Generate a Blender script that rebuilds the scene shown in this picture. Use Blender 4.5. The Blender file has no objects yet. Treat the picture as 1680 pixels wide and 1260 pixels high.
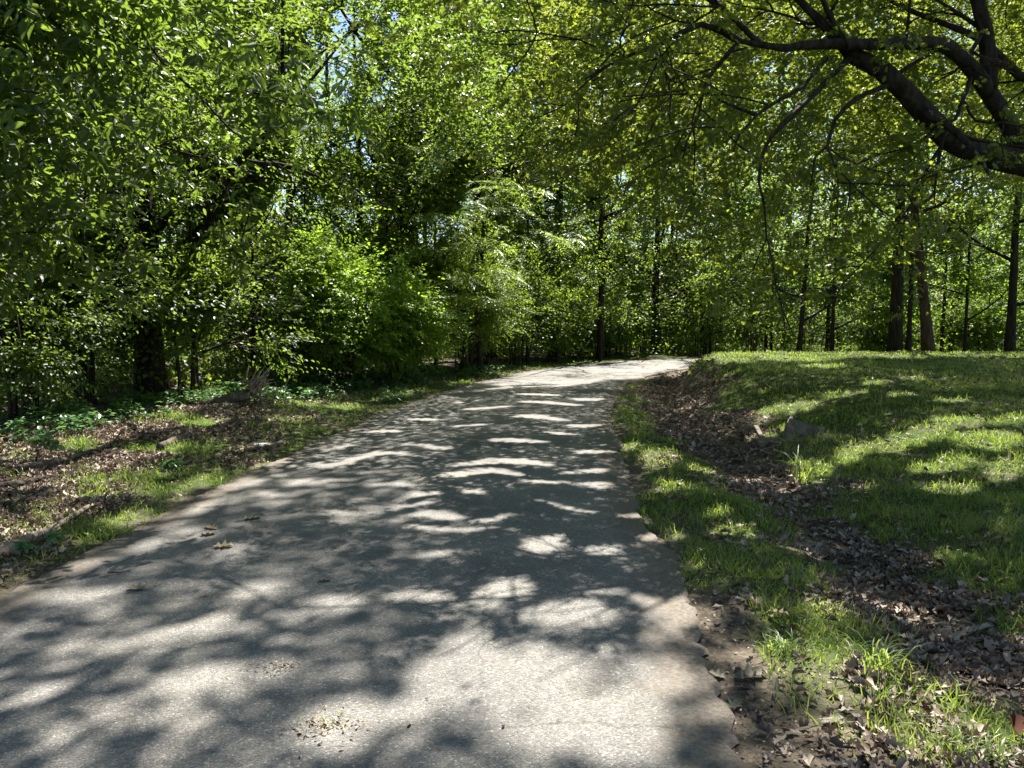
import bpy, math, random
import numpy as np
from mathutils import Vector
R = math.radians
rng = np.random.default_rng(7)
random.seed(7)
sc = bpy.context.scene
C = sc.collection

# ------------------------------------------------------------------ camera, sky, sun, exposure
CAM_H = 1.6
F_PX = 1269.0                                  # focal length in pixels of the 1680 px wide photograph
PITCH = -math.atan(110.0 / F_PX)
cam_d = bpy.data.cameras.new('camera'); cam = bpy.data.objects.new('camera', cam_d); C.objects.link(cam)
cam_d.sensor_width = 36.0; cam_d.lens = 36.0 * F_PX / 1680.0
cam_d.clip_start = 0.05; cam_d.clip_end = 2000
cam.location = (0, 0, CAM_H); cam.rotation_euler = (R(90) + PITCH, 0, 0)
sc.camera = cam

SUN_EL, SUN_AZ = R(55), R(20)                  # azimuth clockwise from +Y (the way the camera looks)
SUN = np.array([math.sin(SUN_AZ) * math.cos(SUN_EL), math.cos(SUN_AZ) * math.cos(SUN_EL), math.sin(SUN_EL)])
w = bpy.data.worlds.new('World'); sc.world = w; w.use_nodes = True
wn = w.node_tree.nodes; wl = w.node_tree.links
bg = wn['Background']; sky = wn.new('ShaderNodeTexSky')
sky.sky_type = 'NISHITA'; sky.sun_disc = False
sky.sun_elevation = SUN_EL; sky.sun_rotation = SUN_AZ
sky.air_density = 1.0; sky.dust_density = 0.4; sky.ozone_density = 1.0
wl.new(sky.outputs[0], bg.inputs[0]); bg.inputs[1].default_value = 0.055
sun_d = bpy.data.lights.new('sun', 'SUN'); sun = bpy.data.objects.new('sun', sun_d); C.objects.link(sun)
sun_d.energy = 5.0; sun_d.angle = R(0.53); sun_d.color = (1.0, 0.955, 0.88)
sun.rotation_euler = Vector(SUN).to_track_quat('Z', 'Y').to_euler()
sc.view_settings.view_transform = 'Standard'; sc.view_settings.look = 'None'
sc.view_settings.gamma = 1.0; sc.view_settings.exposure = 1.92
try:
    sc.view_settings.use_curve_mapping = False
except Exception:
    pass
sc.render.engine = 'CYCLES'
cy = sc.cycles
cy.max_bounces = 6; cy.diffuse_bounces = 3; cy.glossy_bounces = 2; cy.transmission_bounces = 4; cy.transparent_max_bounces = 4
cy.caustics_reflective = False; cy.caustics_refractive = False; cy.sample_clamp_indirect = 6.0

# ------------------------------------------------------------------ pixel <-> world (measuring the photograph)
cp, sp = math.cos(PITCH), math.sin(PITCH)
def ray(u, v):
    xc = (np.asarray(u, float) - 840) / F_PX; yc = -(np.asarray(v, float) - 630) / F_PX
    return xc, cp - yc * sp, sp + yc * cp
def at(u, v, d):
    x, y, z = ray(u, v); t = d / y
    return np.array([x * t, y * t, CAM_H + z * t])
def project(p):
    x, y, z = p[..., 0], p[..., 1], p[..., 2] - CAM_H
    f = y * cp + z * sp; up = -y * sp + z * cp
    f = np.where(f < 0.05, 0.05, f)
    return 840 + F_PX * x / f, 630 - F_PX * up / f

# ------------------------------------------------------------------ noise and terrain
class Noise:
    def __init__(s, seed, n=10):
        r = np.random.default_rng(seed)
        a = r.uniform(0, 2 * np.pi, n); k = r.uniform(0.6, 1.6, n)
        s.kx, s.ky, s.ph = np.cos(a) * k, np.sin(a) * k, r.uniform(0, 6.28, n)
    def __call__(s, x, y, f=1.0):
        o = 0
        for kx, ky, ph in zip(s.kx, s.ky, s.ph):
            o = o + np.sin((kx * x + ky * y) * f * 6.28 + ph)
        return o / math.sqrt(len(s.kx) / 2.0)          # about unit variance
N1, N2, N3, N4 = Noise(1), Noise(2), Noise(3), Noise(4)

def spline(pts, step):
    pts = np.array(pts, float); out = []
    P = np.vstack([2 * pts[0] - pts[1], pts, 2 * pts[-1] - pts[-2]])
    for i in range(1, len(P) - 2):
        p0, p1, p2, p3 = P[i - 1], P[i], P[i + 1], P[i + 2]
        n = max(1, int(np.linalg.norm(p2 - p1) / step))
        for t in np.arange(n) / n:
            out.append(0.5 * ((2 * p1) + (-p0 + p2) * t + (2 * p0 - 5 * p1 + 4 * p2 - p3) * t * t + (-p0 + 3 * p1 - 3 * p2 + p3) * t ** 3))
    out.append(P[-2]); return np.array(out)
ROAD_L = [(-2.95,-8),(-2.92,0),(-2.9,4.3),(-2.8,7.2),(-2.5,9.8),(-2.1,13.5),(-1.4,16.9),(-.5,20),(.6,23),(2.3,26),(5,28.8),(9,30.8),(15,31.8),(30,31.8)]
ROAD_R = [(.7,-8),(.75,0),(.8,2.7),(1.06,4.6),(1.1,6.5),(1.3,9.2),(1.65,12.7),(2.2,16),(2.95,19),(4,21.6),(5.4,23.9),(7.3,25.9),(10,27.5),(15,28.5),(30,28.5)]
SL, SR = spline(ROAD_L, 0.7), spline(ROAD_R, 0.7)
def side_dist(x, y, line, sign):
    x = np.asarray(x, float); y = np.asarray(y, float)
    best = np.full(x.shape, 1e9); sg = np.zeros(x.shape)
    for a, b in zip(line[:-1], line[1:]):
        dx, dy = b - a; L2 = dx * dx + dy * dy
        t = np.clip(((x - a[0]) * dx + (y - a[1]) * dy) / L2, 0, 1)
        ex, ey = x - a[0] - t * dx, y - a[1] - t * dy
        d = ex * ex + ey * ey
        m = d < best
        best = np.where(m, d, best); sg = np.where(m, np.sign(dx * ey - dy * ex) * sign, sg)
    return np.sqrt(best) * np.where(sg == 0, 1, sg)
def sdr(x, y): return side_dist(x, y, SR, -1)          # > 0 to the right of the road
def sdl(x, y): return side_dist(x, y, SL, 1)           # > 0 to the left of the road
def sstep(a, b, x):
    t = np.clip((x - a) / (b - a), 0, 1); return t * t * (3 - 2 * t)
SWALE_Y = [0, 3.2, 4.2, 6, 7.5, 10.7, 14.5, 19, 24, 30]; SWALE_S = [1.6, 1.5, 1.25, 1.35, 1.3, 1.4, 1.15, .75, .6, .6]
HM_Y = [0, 3, 5, 8, 11, 14, 18, 21, 24, 28]; HM = [.0, .04, .10, .24, .42, .62, .74, .60, .30, 0]
HW_Y = [0, 8, 11, 14, 17, 22]; HW = [6, 5, 3.6, 2.0, 1.2, 1.3]
def terrain(x, y, full=False):
    x = np.asarray(x, float); y = np.asarray(y, float)
    sr, sl = sdr(x, y), sdl(x, y)
    ssw = np.interp(y, SWALE_Y, SWALE_S)
    bump = 0.018 * N1(x, y, .45) + 0.010 * N2(x, y, 1.3)
    z = bump.copy()
    right = sr > 0
    z = np.where(right, z - 0.11 * np.exp(-((sr - ssw) / .45) ** 2) * (y < 24) + np.interp(y, HM_Y, HM) * sstep(0, 1, (sr - ssw) / np.interp(y, HW_Y, HW)), z)
    mound = .22 * np.exp(-(((x + 4.9) / 1.5) ** 2 + ((y - 11.2) / 2.6) ** 2))
    z = np.where(sl > 0, z + mound * sstep(0, 1.2, sl) + .05 * sstep(0, 6, sl), z)
    edge = np.maximum(sr, sl)
    far = sstep(45, 70, np.hypot(x, y))
    z = z * (1 - far)
    k = sstep(-.05, .35, edge)
    z = -0.03 * (1 - k) + (z - .002) * k
    if full: return z, sr, sl, ssw
    return z

# ------------------------------------------------------------------ where the sun reaches the ground (read off the photograph)
LIT = [  # u, v, half width, half height, tilt (degrees, + = rising to the right)
 (820,1120,200,55,0),(640,1185,160,38,3),(960,1170,170,50,-4),(830,1068,80,28,0),(520,1235,90,22,0),(1080,1120,70,40,-10),(1000,1240,120,25,0),(880,1225,120,28,0),
 (900,900,62,24,0),(1000,906,50,16,5),(1070,882,34,15,0),(940,1020,70,32,0),(1095,1005,60,40,0),(1020,985,60,10,0),(830,985,70,22,6),(760,1000,50,12,6),
 (300,1045,105,22,12),(200,1080,70,22,10),(430,982,62,17,6),(130,983,90,14,12),(60,1000,50,8,8),(365,912,62,12,3),(300,880,70,9,8),(150,935,62,14,8),(250,905,50,8,10),
 (60,1150,95,26,6),(330,1130,120,34,8),(230,1185,70,22,0),(450,1090,60,22,0),(100,1215,110,20,0),(560,1005,70,22,8),(690,985,60,14,4),(480,1020,40,16,0),
 (700,925,50,10,5),(740,872,95,9,4),(700,852,80,8,4),(570,848,65,8,4),(660,835,70,6,3),(800,855,55,6,0),(930,835,60,6,0),(1020,850,40,8,0),
 (800,765,85,9,2),(790,785,110,8,0),(600,757,120,7,2),(640,800,60,6,3),(520,790,75,7,3),(465,815,60,7,4),(900,795,60,6,0),(950,775,65,7,0),(985,800,45,8,0),
 (690,815,55,6,0),(790,812,45,6,0),(860,760,55,5,0),(970,745,45,6,0),(400,805,45,8,8),(340,835,45,8,8),(700,735,70,5,0),(850,728,90,5,0),(930,712,60,4,0),
 (560,735,45,5,4),(640,712,50,4,3),(770,700,55,3,0),(880,690,75,5,0),(960,697,50,4,0),(800,672,60,3,0),(900,664,80,4,0),(700,690,40,3,3),(880,650,55,3,0),(960,654,50,4,0),(800,640,60,3,0),
 (860,628,150,11,2),(950,618,140,10,2),(780,634,60,6,3),(1000,609,80,8,0),(1060,600,70,8,2),(900,606,60,5,2),(1110,590,50,4,3),(980,594,60,3,2),(1080,588,60,3,0),
 # left verge
 (170,765,110,14,9),(60,800,80,12,6),(250,745,60,10,10),(170,810,80,9,6),(90,845,60,9,8),(30,870,50,12,6),(210,850,60,8,8),(300,790,40,9,8),(20,960,50,22,10),(110,890,50,8,12),
 (230,705,60,9,6),(150,725,60,8,6),(60,745,60,9,6),(330,690,40,7,6),(390,655,40,10,10),(420,735,50,8,4),(470,690,60,7,3),(560,665,60,7,3),(640,650,60,6,4),(720,632,80,9,6),(800,618,50,5,5),(690,622,30,4,0),(440,760,50,8,8),(290,650,20,10,0),
 (330,660,40,6,0),
 # lawn and swale
 (1420,583,290,6,0),(1180,592,60,5,0),(1300,590,60,4,0),(1345,600,40,4,0),(1440,628,36,6,0),(1500,622,30,4,0),(1390,645,70,6,6),(1290,672,70,9,10),(1250,690,40,6,6),(1480,648,40,5,4),(1560,655,40,5,0),
 (1580,690,70,14,-2),(1500,720,110,22,14),(1400,745,55,20,14),(1620,722,90,24,0),(1560,765,90,16,6),(1660,770,60,36,0),(1560,800,80,14,4),(1660,690,40,10,0),(1660,850,40,22,0),(1420,795,40,9,6),(1350,770,30,16,8),
 (1080,752,60,24,4),(1150,765,40,10,0),(1040,735,30,10,0),(1230,772,50,5,0),(1310,775,20,20,0),(1300,795,50,6,4),(1110,800,40,10,0),(1250,716,34,12,0),(1288,700,12,8,0),(1130,660,40,4,8),(1180,680,30,5,6),
 (1220,870,60,12,-6),(1300,890,40,8,-8),(1120,870,30,18,0),(1140,930,30,16,0),(1180,840,40,8,0),(1480,970,55,8,4),(1560,900,40,10,0),(1360,1005,30,12,0),
 (1280,1085,45,32,0),(1395,1105,55,26,-10),(1330,1080,40,14,0),(1480,1130,70,22,-14),(1580,1170,90,26,-12),(1650,1200,60,30,-8),(1560,1220,90,30,0),(1420,1190,50,18,-10),(1310,1240,70,16,0),(1600,1100,30,8,0),
]
LIT = np.array(LIT, float)
_f = np.where(LIT[:, 1] < 760, .66, np.where(LIT[:, 1] < 930, .76, np.where(LIT[:, 0] < 640, .78, .90))) * np.ones(len(LIT)); _f[(LIT[:, 0] < 420) & (LIT[:, 1] < 880)] = 1.1; _f[(LIT[:, 1] < 640) | (LIT[:, 0] > 1250)] = 1; _f[(LIT[:, 1] > 605) & (LIT[:, 1] < 940) & (LIT[:, 0] > 1330)] = .76; _f[(LIT[:, 1] > 950) & (LIT[:, 0] > 1200)] = 1.45
LIT[:, 2:4] *= _f[:, None]
def litmask(u, v):
    """0 in the shade, 1 where the photograph shows the ground in the sun."""
    s = np.clip((v - 560) / 500, .12, 1)
    uu = u + 16 * s * N3(u / 300, v / 90, .9) + 8 * s * N4(u / 90, v / 30, .8)
    vv = v + 7 * s * N4(u / 200, v / 80, .9)
    out = np.zeros(u.shape)
    for cu, cv, ru, rv, an in LIT:
        a = R(an); c, s_ = math.cos(a), math.sin(a)
        du, dv = uu - cu, vv - cv
        m = (np.abs(du) < ru * 1.4 + rv) & (np.abs(dv) < rv * 1.4 + ru * abs(s_) + 2)
        if not m.any(): continue
        du, dv = du[m], dv[m]
        e = ((du * c - dv * s_) / ru) ** 2 + ((du * s_ + dv * c) / rv) ** 2
        out[m] = np.maximum(out[m], np.clip((1.25 - e) / .5, 0, 1))
    return out
SHAFTS = []                                    # (centre, radius): clumps the photograph shows standing in full sun
def sunlit_filter(p, strength=.96):
    """keep-mask for leaves: the crowns have gaps where the sun comes through to the ground."""
    keep = np.ones(len(p), bool)
    for i in range(0, len(p), 400000):
        q = p[i:i + 400000]
        zg = np.zeros(len(q))
        for _ in range(2):
            t = (q[:, 2] - zg) / SUN[2]
            g = q - t[:, None] * SUN
            m = (np.abs(g[:, 0]) < 20) & (g[:, 1] < 30) & (g[:, 1] > 0)
            zg = np.where(m, 0, 0).astype(float)
            if m.any(): zg[m] = np.maximum(0, terrain_fast(g[m, 0], g[m, 1]))
        g[:, 2] = zg
        u, v = project(g)
        k = np.zeros(len(q))
        m = (u > -100) & (u < 1780) & (v > 572) & (v < 1330) & (g[:, 1] > 1) & (q[:, 2] > zg + .5)
        if m.any(): k[m] = litmask(u[m], v[m])
        for c, r in SHAFTS:
            d = q - np.array(c); tt = d @ SUN
            off = np.linalg.norm(d - tt[:, None] * SUN, axis=1)
            k = np.maximum(k, ((tt > r * .8) & (off < r)) * .93)
        keep[i:i + 400000] = rng.random(len(q)) > k * strength
    return keep
def envelope_filter(p):
    """wells are cut into the high crowns to let the sun down to lower leaves"""
    g = p - (p[:, 2] / SUN[2])[:, None] * SUN
    a = N1(g[:, 0], g[:, 1], .16) * .7 + N2(g[:, 0], g[:, 1], .37) * .6 + N4(g[:, 0], g[:, 1], .9) * .3
    light = sstep(3, 7, g[:, 0]) * sstep(20, 24, g[:, 1])          # more wells cut beyond the lawn, to light its low leaves
    top = np.where(a > -.10 - .75 * light, 4.3 + 2.8 * N3(g[:, 0], g[:, 1], .22) + 1.2 * N2(g[:, 0], g[:, 1], .7), 99)
    return (p[:, 2] < np.maximum(top, .8)) | (rng.random(len(p)) < .06)
GAPS = [(540, 243, 16), (585, 232, 20), (600, 262, 14), (565, 35, 18), (870, 160, 14), (890, 172, 12), (1033, 298, 15), (1240, 95, 12), (1262, 112, 12), (1575, 290, 16), (655, 30, 10), (845, 115, 10), (1020, 60, 8)]
NEAR_GAPS = [(248, 345, 36), (255, 390, 30), (312, 392, 26), (345, 350, 26), (380, 300, 24), (410, 258, 20), (470, 275, 18), (240, 560, 34), (250, 610, 34), (160, 600, 26)]   # hollows before the dark trunk
def gap_filter(p):
    u, v = project(p); k = np.ones(len(p), bool)
    for gu, gv, r in NEAR_GAPS:
        e = np.hypot(u - gu, v - gv) + 7 * N3(u / 30, v / 30)
        k &= ~((p[:, 1] < 14.4) & (e < r)) | (rng.random(len(p)) < .12)
    for gu, gv, r in GAPS:
        e = np.hypot(u - gu, (v - gv) * 1.15) + 6 * N3(u / 30, v / 30)
        k &= ~((p[:, 1] > 13) & (e < r)) | (rng.random(len(p)) < .12)
    return k
# terrain height on a lookup grid (fast enough for a million leaves)
_gx = np.arange(-21, 21.01, .25); _gy = np.arange(-1, 31.01, .25)
_GX, _GY = np.meshgrid(_gx, _gy); _GZ = terrain(_GX, _GY)
def terrain_fast(x, y):
    i = np.clip(((x + 21) / .25).round().astype(int), 0, len(_gx) - 1); j = np.clip(((y + 1) / .25).round().astype(int), 0, len(_gy) - 1)
    return _GZ[j, i]

# ------------------------------------------------------------------ mesh helpers
def link_mesh(name, verts, face_sizes, loops, mat, parent=None, smooth=True, loc=None, attrs=None):
    me = bpy.data.meshes.new(name)
    verts = np.asarray(verts, np.float32)
    if loc is not None: verts = verts - np.asarray(loc, np.float32)
    me.vertices.add(len(verts)); me.vertices.foreach_set('co', verts.ravel())
    face_sizes = np.asarray(face_sizes, np.int32); loops = np.asarray(loops, np.int32)
    me.loops.add(len(loops)); me.loops.foreach_set('vertex_index', loops)
    me.polygons.add(len(face_sizes))
    me.polygons.foreach_set('loop_start', np.concatenate([[0], np.cumsum(face_sizes)[:-1]]).astype(np.int32))
    me.polygons.foreach_set('use_smooth', np.full(len(face_sizes), smooth))
    for k, a in (attrs or {}).items():
        at_ = me.attributes.new(k, 'FLOAT', 'POINT'); at_.data.foreach_set('value', np.asarray(a, np.float32))
    me.update(calc_edges=True)
    me.materials.append(mat)
    o = bpy.data.objects.new(name, me); C.objects.link(o)
    if parent is not None: o.parent = parent
    return o
class MB:
    """collects tubes, boxes and free polygons; build() links them as ONE mesh object"""
    def __init__(s): s.v = []; s.fs = []; s.lp = []; s.n = 0
    def add(s, v, faces):
        v = np.asarray(v, float); s.v.append(v)
        for f in faces:
            s.fs.append(len(f)); s.lp.extend(int(i) + s.n for i in f)
        s.n += len(v)
    def tube(s, pts, rad, sides=7, step=None, wob=0.0, cap=True):
        pts = np.array(pts, float); rad = np.asarray(rad, float) if np.ndim(rad) else np.full(len(pts), rad)
        if step:
            q = spline(np.column_stack([pts, rad]), step); pts, rad = q[:, :3], np.maximum(q[:, 3], .002)
        n = len(pts)
        tan = np.gradient(pts, axis=0); tan /= np.linalg.norm(tan, axis=1)[:, None] + 1e-9
        ref = np.array([0, 0, 1.0]) if abs(tan[0][2]) < .8 else np.array([1.0, 0, 0])
        V = []
        for i in range(n):
            a = np.cross(tan[i], ref); a /= np.linalg.norm(a) + 1e-9; b = np.cross(a, tan[i]); ref = b
            th = np.arange(sides) / sides * 2 * np.pi
            rr = rad[i] * (1 + wob * rng.normal(size=sides))
            V.append(pts[i] + (np.cos(th) * rr)[:, None] * a + (np.sin(th) * rr)[:, None] * b)
        V = np.vstack(V); F = []
        for i in range(n - 1):
            for k in range(sides):
                k2 = (k + 1) % sides
                F.append((i * sides + k, i * sides + k2, (i + 1) * sides + k2, (i + 1) * sides + k))
        if cap:
            F.append(tuple(range(sides - 1, -1, -1))); F.append(tuple((n - 1) * sides + k for k in range(sides)))
        s.add(V, F)
    def hull_box(s, c8):                       # eight corners: bottom ring then top ring
        s.add(c8, [(3, 2, 1, 0), (4, 5, 6, 7), (0, 1, 5, 4), (1, 2, 6, 5), (2, 3, 7, 6), (3, 0, 4, 7)])
    def build(s, name, mat, parent=None, loc=None, smooth=True):
        return link_mesh(name, np.vstack(s.v), s.fs, s.lp, mat, parent, smooth, loc)
def unit(a): return a / (np.linalg.norm(a, axis=-1, keepdims=True) + 1e-9)
# leaf outlines: columns are (side, along, normal); the faces follow
T_QUAD = (np.array([(0,0,0),(.30,.42,.05),(0,1,-.08),(-.30,.42,.05)]), [(0,1,2,3)])
T_HEX = (np.array([(0,0,0),(.24,.3,.06),(.22,.68,.03),(0,1,-.12),(-.22,.68,.03),(-.24,.3,.06),(0,.5,-.02)]), [(0,1,2,6),(6,2,3),(0,6,4,5),(6,3,4)])
T_LONG = (np.array([(0,0,0),(.15,.33,.05),(.14,.68,.02),(0,1,-.16),(-.14,.68,.02),(-.15,.33,.05),(0,.5,-.02)]), [(0,1,2,6),(6,2,3),(0,6,4,5),(6,3,4)])
T_OAK = (np.array([(0,0,0),(.10,.2,.02),(.28,.26,.08),(.13,.42,.01),(.36,.60,.10),(.14,.66,.01),(.18,.86,.03),(0,1,-.1),(-.18,.86,.03),(-.14,.66,.01),(-.36,.60,.10),(-.13,.42,.01),(-.28,.26,.08),(-.10,.2,.02),(0,.42,-.02),(0,.66,-.03)]),
         [(0,1,14,13),(1,2,3,14),(14,3,4,5,15),(15,5,6,7),(15,7,8,9),(14,15,9,10,11),(13,14,11,12)])
T_PINNA = (np.array([(0,0,0),(.09,.3,.0),(.07,.8,-.04),(0,1,-.08),(-.07,.8,-.04),(-.09,.3,0)]), [(0,1,2,3,4,5)])
T_BLADE1 = (np.array([(-.5,0,0),(.5,0,0),(.38,.5,.06),(-.38,.5,.06),(0,1,.26)]), [(0,1,2,3),(3,2,4)])
T_BLADE2 = (np.array([(-.5,0,0),(.5,0,0),(.42,.42,.08),(-.42,.42,.08),(.3,.74,.32),(-.3,.74,.32),(0,.88,.68)]), [(0,1,2,3),(3,2,4,5),(5,4,6)])
T_DRY = (np.array([(0,0,.02),(.14,.18,.10),(.30,.3,.22),(.16,.45,.08),(.34,.62,.26),(.14,.78,.10),(0,1,.18),(-.14,.78,.08),(-.34,.6,.20),(-.16,.45,.08),(-.28,.3,.18),(-.14,.18,.10),(0,.45,0)]),
         [(0,1,12,11),(1,2,3,12),(12,3,4,5),(12,5,6,7),(12,7,8,9),(11,12,9,10)])
def instance(P, A, Nn, S, tmpl, wid=None):
    """leaves at P along A facing Nn of size S -> verts, face sizes, loops"""
    tv, tf = tmpl
    A = unit(A); side = unit(np.cross(A, Nn)); Nn = np.cross(side, A)
    n, k = len(P), len(tv)
    wid = S if wid is None else wid
    V = (P[:, None, :] + (wid[:, None] * tv[None, :, 0])[..., None] * side[:, None, :]
         + (S[:, None] * tv[None, :, 1])[..., None] * A[:, None, :] + (S[:, None] * tv[None, :, 2])[..., None] * Nn[:, None, :])
    fl = np.concatenate([np.array(f) for f in tf]); fs = np.array([len(f) for f in tf])
    loops = (np.arange(n)[:, None] * k + fl[None, :]).ravel()
    return V.reshape(-1, 3), np.tile(fs, n), loops
def merge(parts):
    V, FS, LP, n = [], [], [], 0
    for v, fs, lp in parts:
        V.append(v); FS.append(fs); LP.append(lp + n); n += len(v)
    return np.vstack(V), np.concatenate(FS), np.concatenate(LP)

def thing(name, label, cat, loc, group=None):
    o = bpy.data.objects.new(name, None); C.objects.link(o); o.location = tuple(float(c) for c in loc); o.empty_display_size = .2
    return tag(o, label, cat, group)
def tag(o, label, cat, group=None):
    o['label'] = label; o['category'] = cat
    if group: o['group'] = group
    return o

# ------------------------------------------------------------------ materials
def nodes(name):
    m = bpy.data.materials.new(name); m.use_nodes = True
    return m, m.node_tree.nodes, m.node_tree.links, m.node_tree.nodes['Principled BSDF'], m.node_tree.nodes['Material Output']
def ramp(n, stops, interp='LINEAR'):
    r = n.new('ShaderNodeValToRGB'); r.color_ramp.interpolation = interp
    while len(r.color_ramp.elements) < len(stops): r.color_ramp.elements.new(.5)
    for e, (p, c) in zip(r.color_ramp.elements, stops): e.position = p; e.color = (*c, 1)
    return r
def leaf_mat(name, cols, trans, tf=.42, rough=.42, spec=.5):
    """leaf that reflects, shines and lets light through; every leaf its own tint"""
    m, n, l, b, out = nodes(name)
    g = n.new('ShaderNodeNewGeometry')
    k = len(cols)
    r = ramp(n, [(i / max(1, k - 1), c) for i, c in enumerate(cols)]); l.new(g.outputs['Random Per Island'], r.inputs[0])
    b.inputs['Roughness'].default_value = rough; b.inputs['Specular IOR Level'].default_value = spec
    l.new(r.outputs[0], b.inputs['Base Color'])
    t = n.new('ShaderNodeBsdfTranslucent')
    r2 = ramp(n, [(0, tuple(c * .75 for c in trans)), (1, tuple(c * 1.2 for c in trans))]); l.new(g.outputs['Random Per Island'], r2.inputs[0])
    l.new(r2.outputs[0], t.inputs[0])
    mx = n.new('ShaderNodeMixShader'); mx.inputs[0].default_value = tf
    l.new(b.outputs[0], mx.inputs[1]); l.new(t.outputs[0], mx.inputs[2]); l.new(mx.outputs[0], out.inputs[0])
    return m
M = {}
M['oak_leaf'] = leaf_mat('oak_leaf', [(.029,.05,.011),(.048,.074,.015),(.075,.098,.02)], (.33,.40,.04), .46, .45, .4)
M['wood_leaf'] = leaf_mat('wood_leaf', [(.029,.058,.012),(.05,.092,.017),(.082,.124,.023)], (.32,.45,.042), .44, .48, .35)
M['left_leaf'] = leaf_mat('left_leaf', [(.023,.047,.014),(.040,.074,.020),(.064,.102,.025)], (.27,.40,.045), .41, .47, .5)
M['bright_leaf'] = leaf_mat('bright_leaf', [(.06,.125,.016),(.09,.17,.02),(.13,.20,.026)], (.36,.55,.05), .46, .45, .4)
M['silk_leaf'] = leaf_mat('silk_leaf', [(.09,.17,.03),(.13,.21,.035)], (.40,.55,.08), .45)
M['far_leaf'] = leaf_mat('far_leaf', [(.044,.088,.016),(.066,.122,.024),(.10,.15,.032)], (.33,.48,.065), .48, .5, .3)
M['cover_leaf'] = leaf_mat('cover_leaf', [(.06,.14,.05),(.09,.19,.07)], (.24,.42,.10), .3, .4, .5)
M['grass'] = leaf_mat('grass', [(.052,.115,.03),(.085,.155,.036),(.125,.18,.04),(.25,.22,.10)], (.38,.50,.07), .40, .45, .4)
M['verge_grass'] = leaf_mat('verge_grass', [(.05,.12,.02),(.08,.16,.025),(.20,.19,.08),(.25,.21,.11)], (.34,.46,.06), .4, .45, .4)
M['dry_leaf'] = leaf_mat('dry_leaf', [(.07,.048,.034),(.15,.105,.075),(.25,.195,.15),(.37,.31,.24)], (.16,.11,.07), .12, .6, .3)
M['tan_leaf'] = leaf_mat('tan_leaf', [(.38,.29,.16),(.42,.33,.2)], (.3,.2,.08), .15, .6, .3)
M['grey_leaf'] = leaf_mat('grey_leaf', [(.15,.135,.09),(.20,.18,.125)], (.2,.16,.08), .12, .6, .3)
M['red_leaf'] = leaf_mat('red_leaf', [(.05,.02,.014),(.08,.032,.02)], (.10,.03,.015), .25, .85, .1)
def straw_patches(m):
    n, l = m.node_tree.nodes, m.node_tree.links; b = n['Principled BSDF']; r = b.inputs['Base Color'].links[0].from_socket
    tc = n.new('ShaderNodeTexCoord'); t = n.new('ShaderNodeTexNoise'); t.inputs['Scale'].default_value = .8; t.inputs['Detail'].default_value = 5; t.inputs['Roughness'].default_value = .65
    l.new(tc.outputs['Object'], t.inputs[0]); q = ramp(n, [(.52, (0, 0, 0)), (.66, (1, 1, 1))]); l.new(t.outputs[0], q.inputs[0])
    g = n.new('ShaderNodeNewGeometry'); mu = n.new('ShaderNodeMath'); mu.operation = 'MULTIPLY'; l.new(g.outputs['Random Per Island'], mu.inputs[0]); l.new(q.outputs[0], mu.inputs[1])
    mx = n.new('ShaderNodeMix'); mx.data_type = 'RGBA'; l.new(mu.outputs[0], mx.inputs[0]); l.new(r, mx.inputs[6]); mx.inputs[7].default_value = (.30, .25, .12, 1); l.new(mx.outputs[2], b.inputs['Base Color'])
straw_patches(M['grass'])
def bark_mat(name, a, b_, scale=14):
    m, n, l, b, out = nodes(name)
    tc = n.new('ShaderNodeTexCoord'); mp = n.new('ShaderNodeMapping'); mp.inputs['Scale'].default_value = (1, 1, .22)
    l.new(tc.outputs['Object'], mp.inputs[0])
    t = n.new('ShaderNodeTexNoise'); t.inputs['Scale'].default_value = scale; t.inputs['Detail'].default_value = 6
    l.new(mp.outputs[0], t.inputs[0])
    r = ramp(n, [(.32, a), (.68, b_)]); l.new(t.outputs[0], r.inputs[0]); l.new(r.outputs[0], b.inputs['Base Color'])
    b.inputs['Roughness'].default_value = .9; b.inputs['Specular IOR Level'].default_value = .15
    bp = n.new('ShaderNodeBump'); bp.inputs['Strength'].default_value = 1.0; bp.inputs['Distance'].default_value = .06
    l.new(t.outputs[0], bp.inputs['Height']); l.new(bp.outputs[0], b.inputs['Normal'])
    return m
M['bark'] = bark_mat('bark', (.012,.010,.008), (.042,.034,.027))
M['red_bark'] = bark_mat('red_bark', (.032,.021,.016), (.085,.055,.042))
M['dead_wood'] = bark_mat('dead_wood', (.13,.10,.075), (.36,.30,.24), 20)
M['dark_wood'] = bark_mat('dark_wood', (.02,.016,.013), (.06,.05,.04))
M['grey_wood'] = bark_mat('grey_wood', (.055,.045,.036), (.16,.13,.105), 20)
M['concrete'] = bark_mat('concrete', (.085,.070,.058), (.20,.165,.135), 9)
def simple(name, col, rough=.6):
    m, n, l, b, out = nodes(name); b.inputs['Base Color'].default_value = (*col, 1); b.inputs['Roughness'].default_value = rough
    t = n.new('ShaderNodeTexNoise'); t.inputs['Scale'].default_value = 30
    r = ramp(n, [(.3, tuple(c * .75 for c in col)), (.7, tuple(min(1, c * 1.15) for c in col))]); l.new(t.outputs[0], r.inputs[0]); l.new(r.outputs[0], b.inputs['Base Color'])
    return m
M['pale_scrap'] = simple('pale_scrap', (.20,.27,.26), .6)

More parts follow.
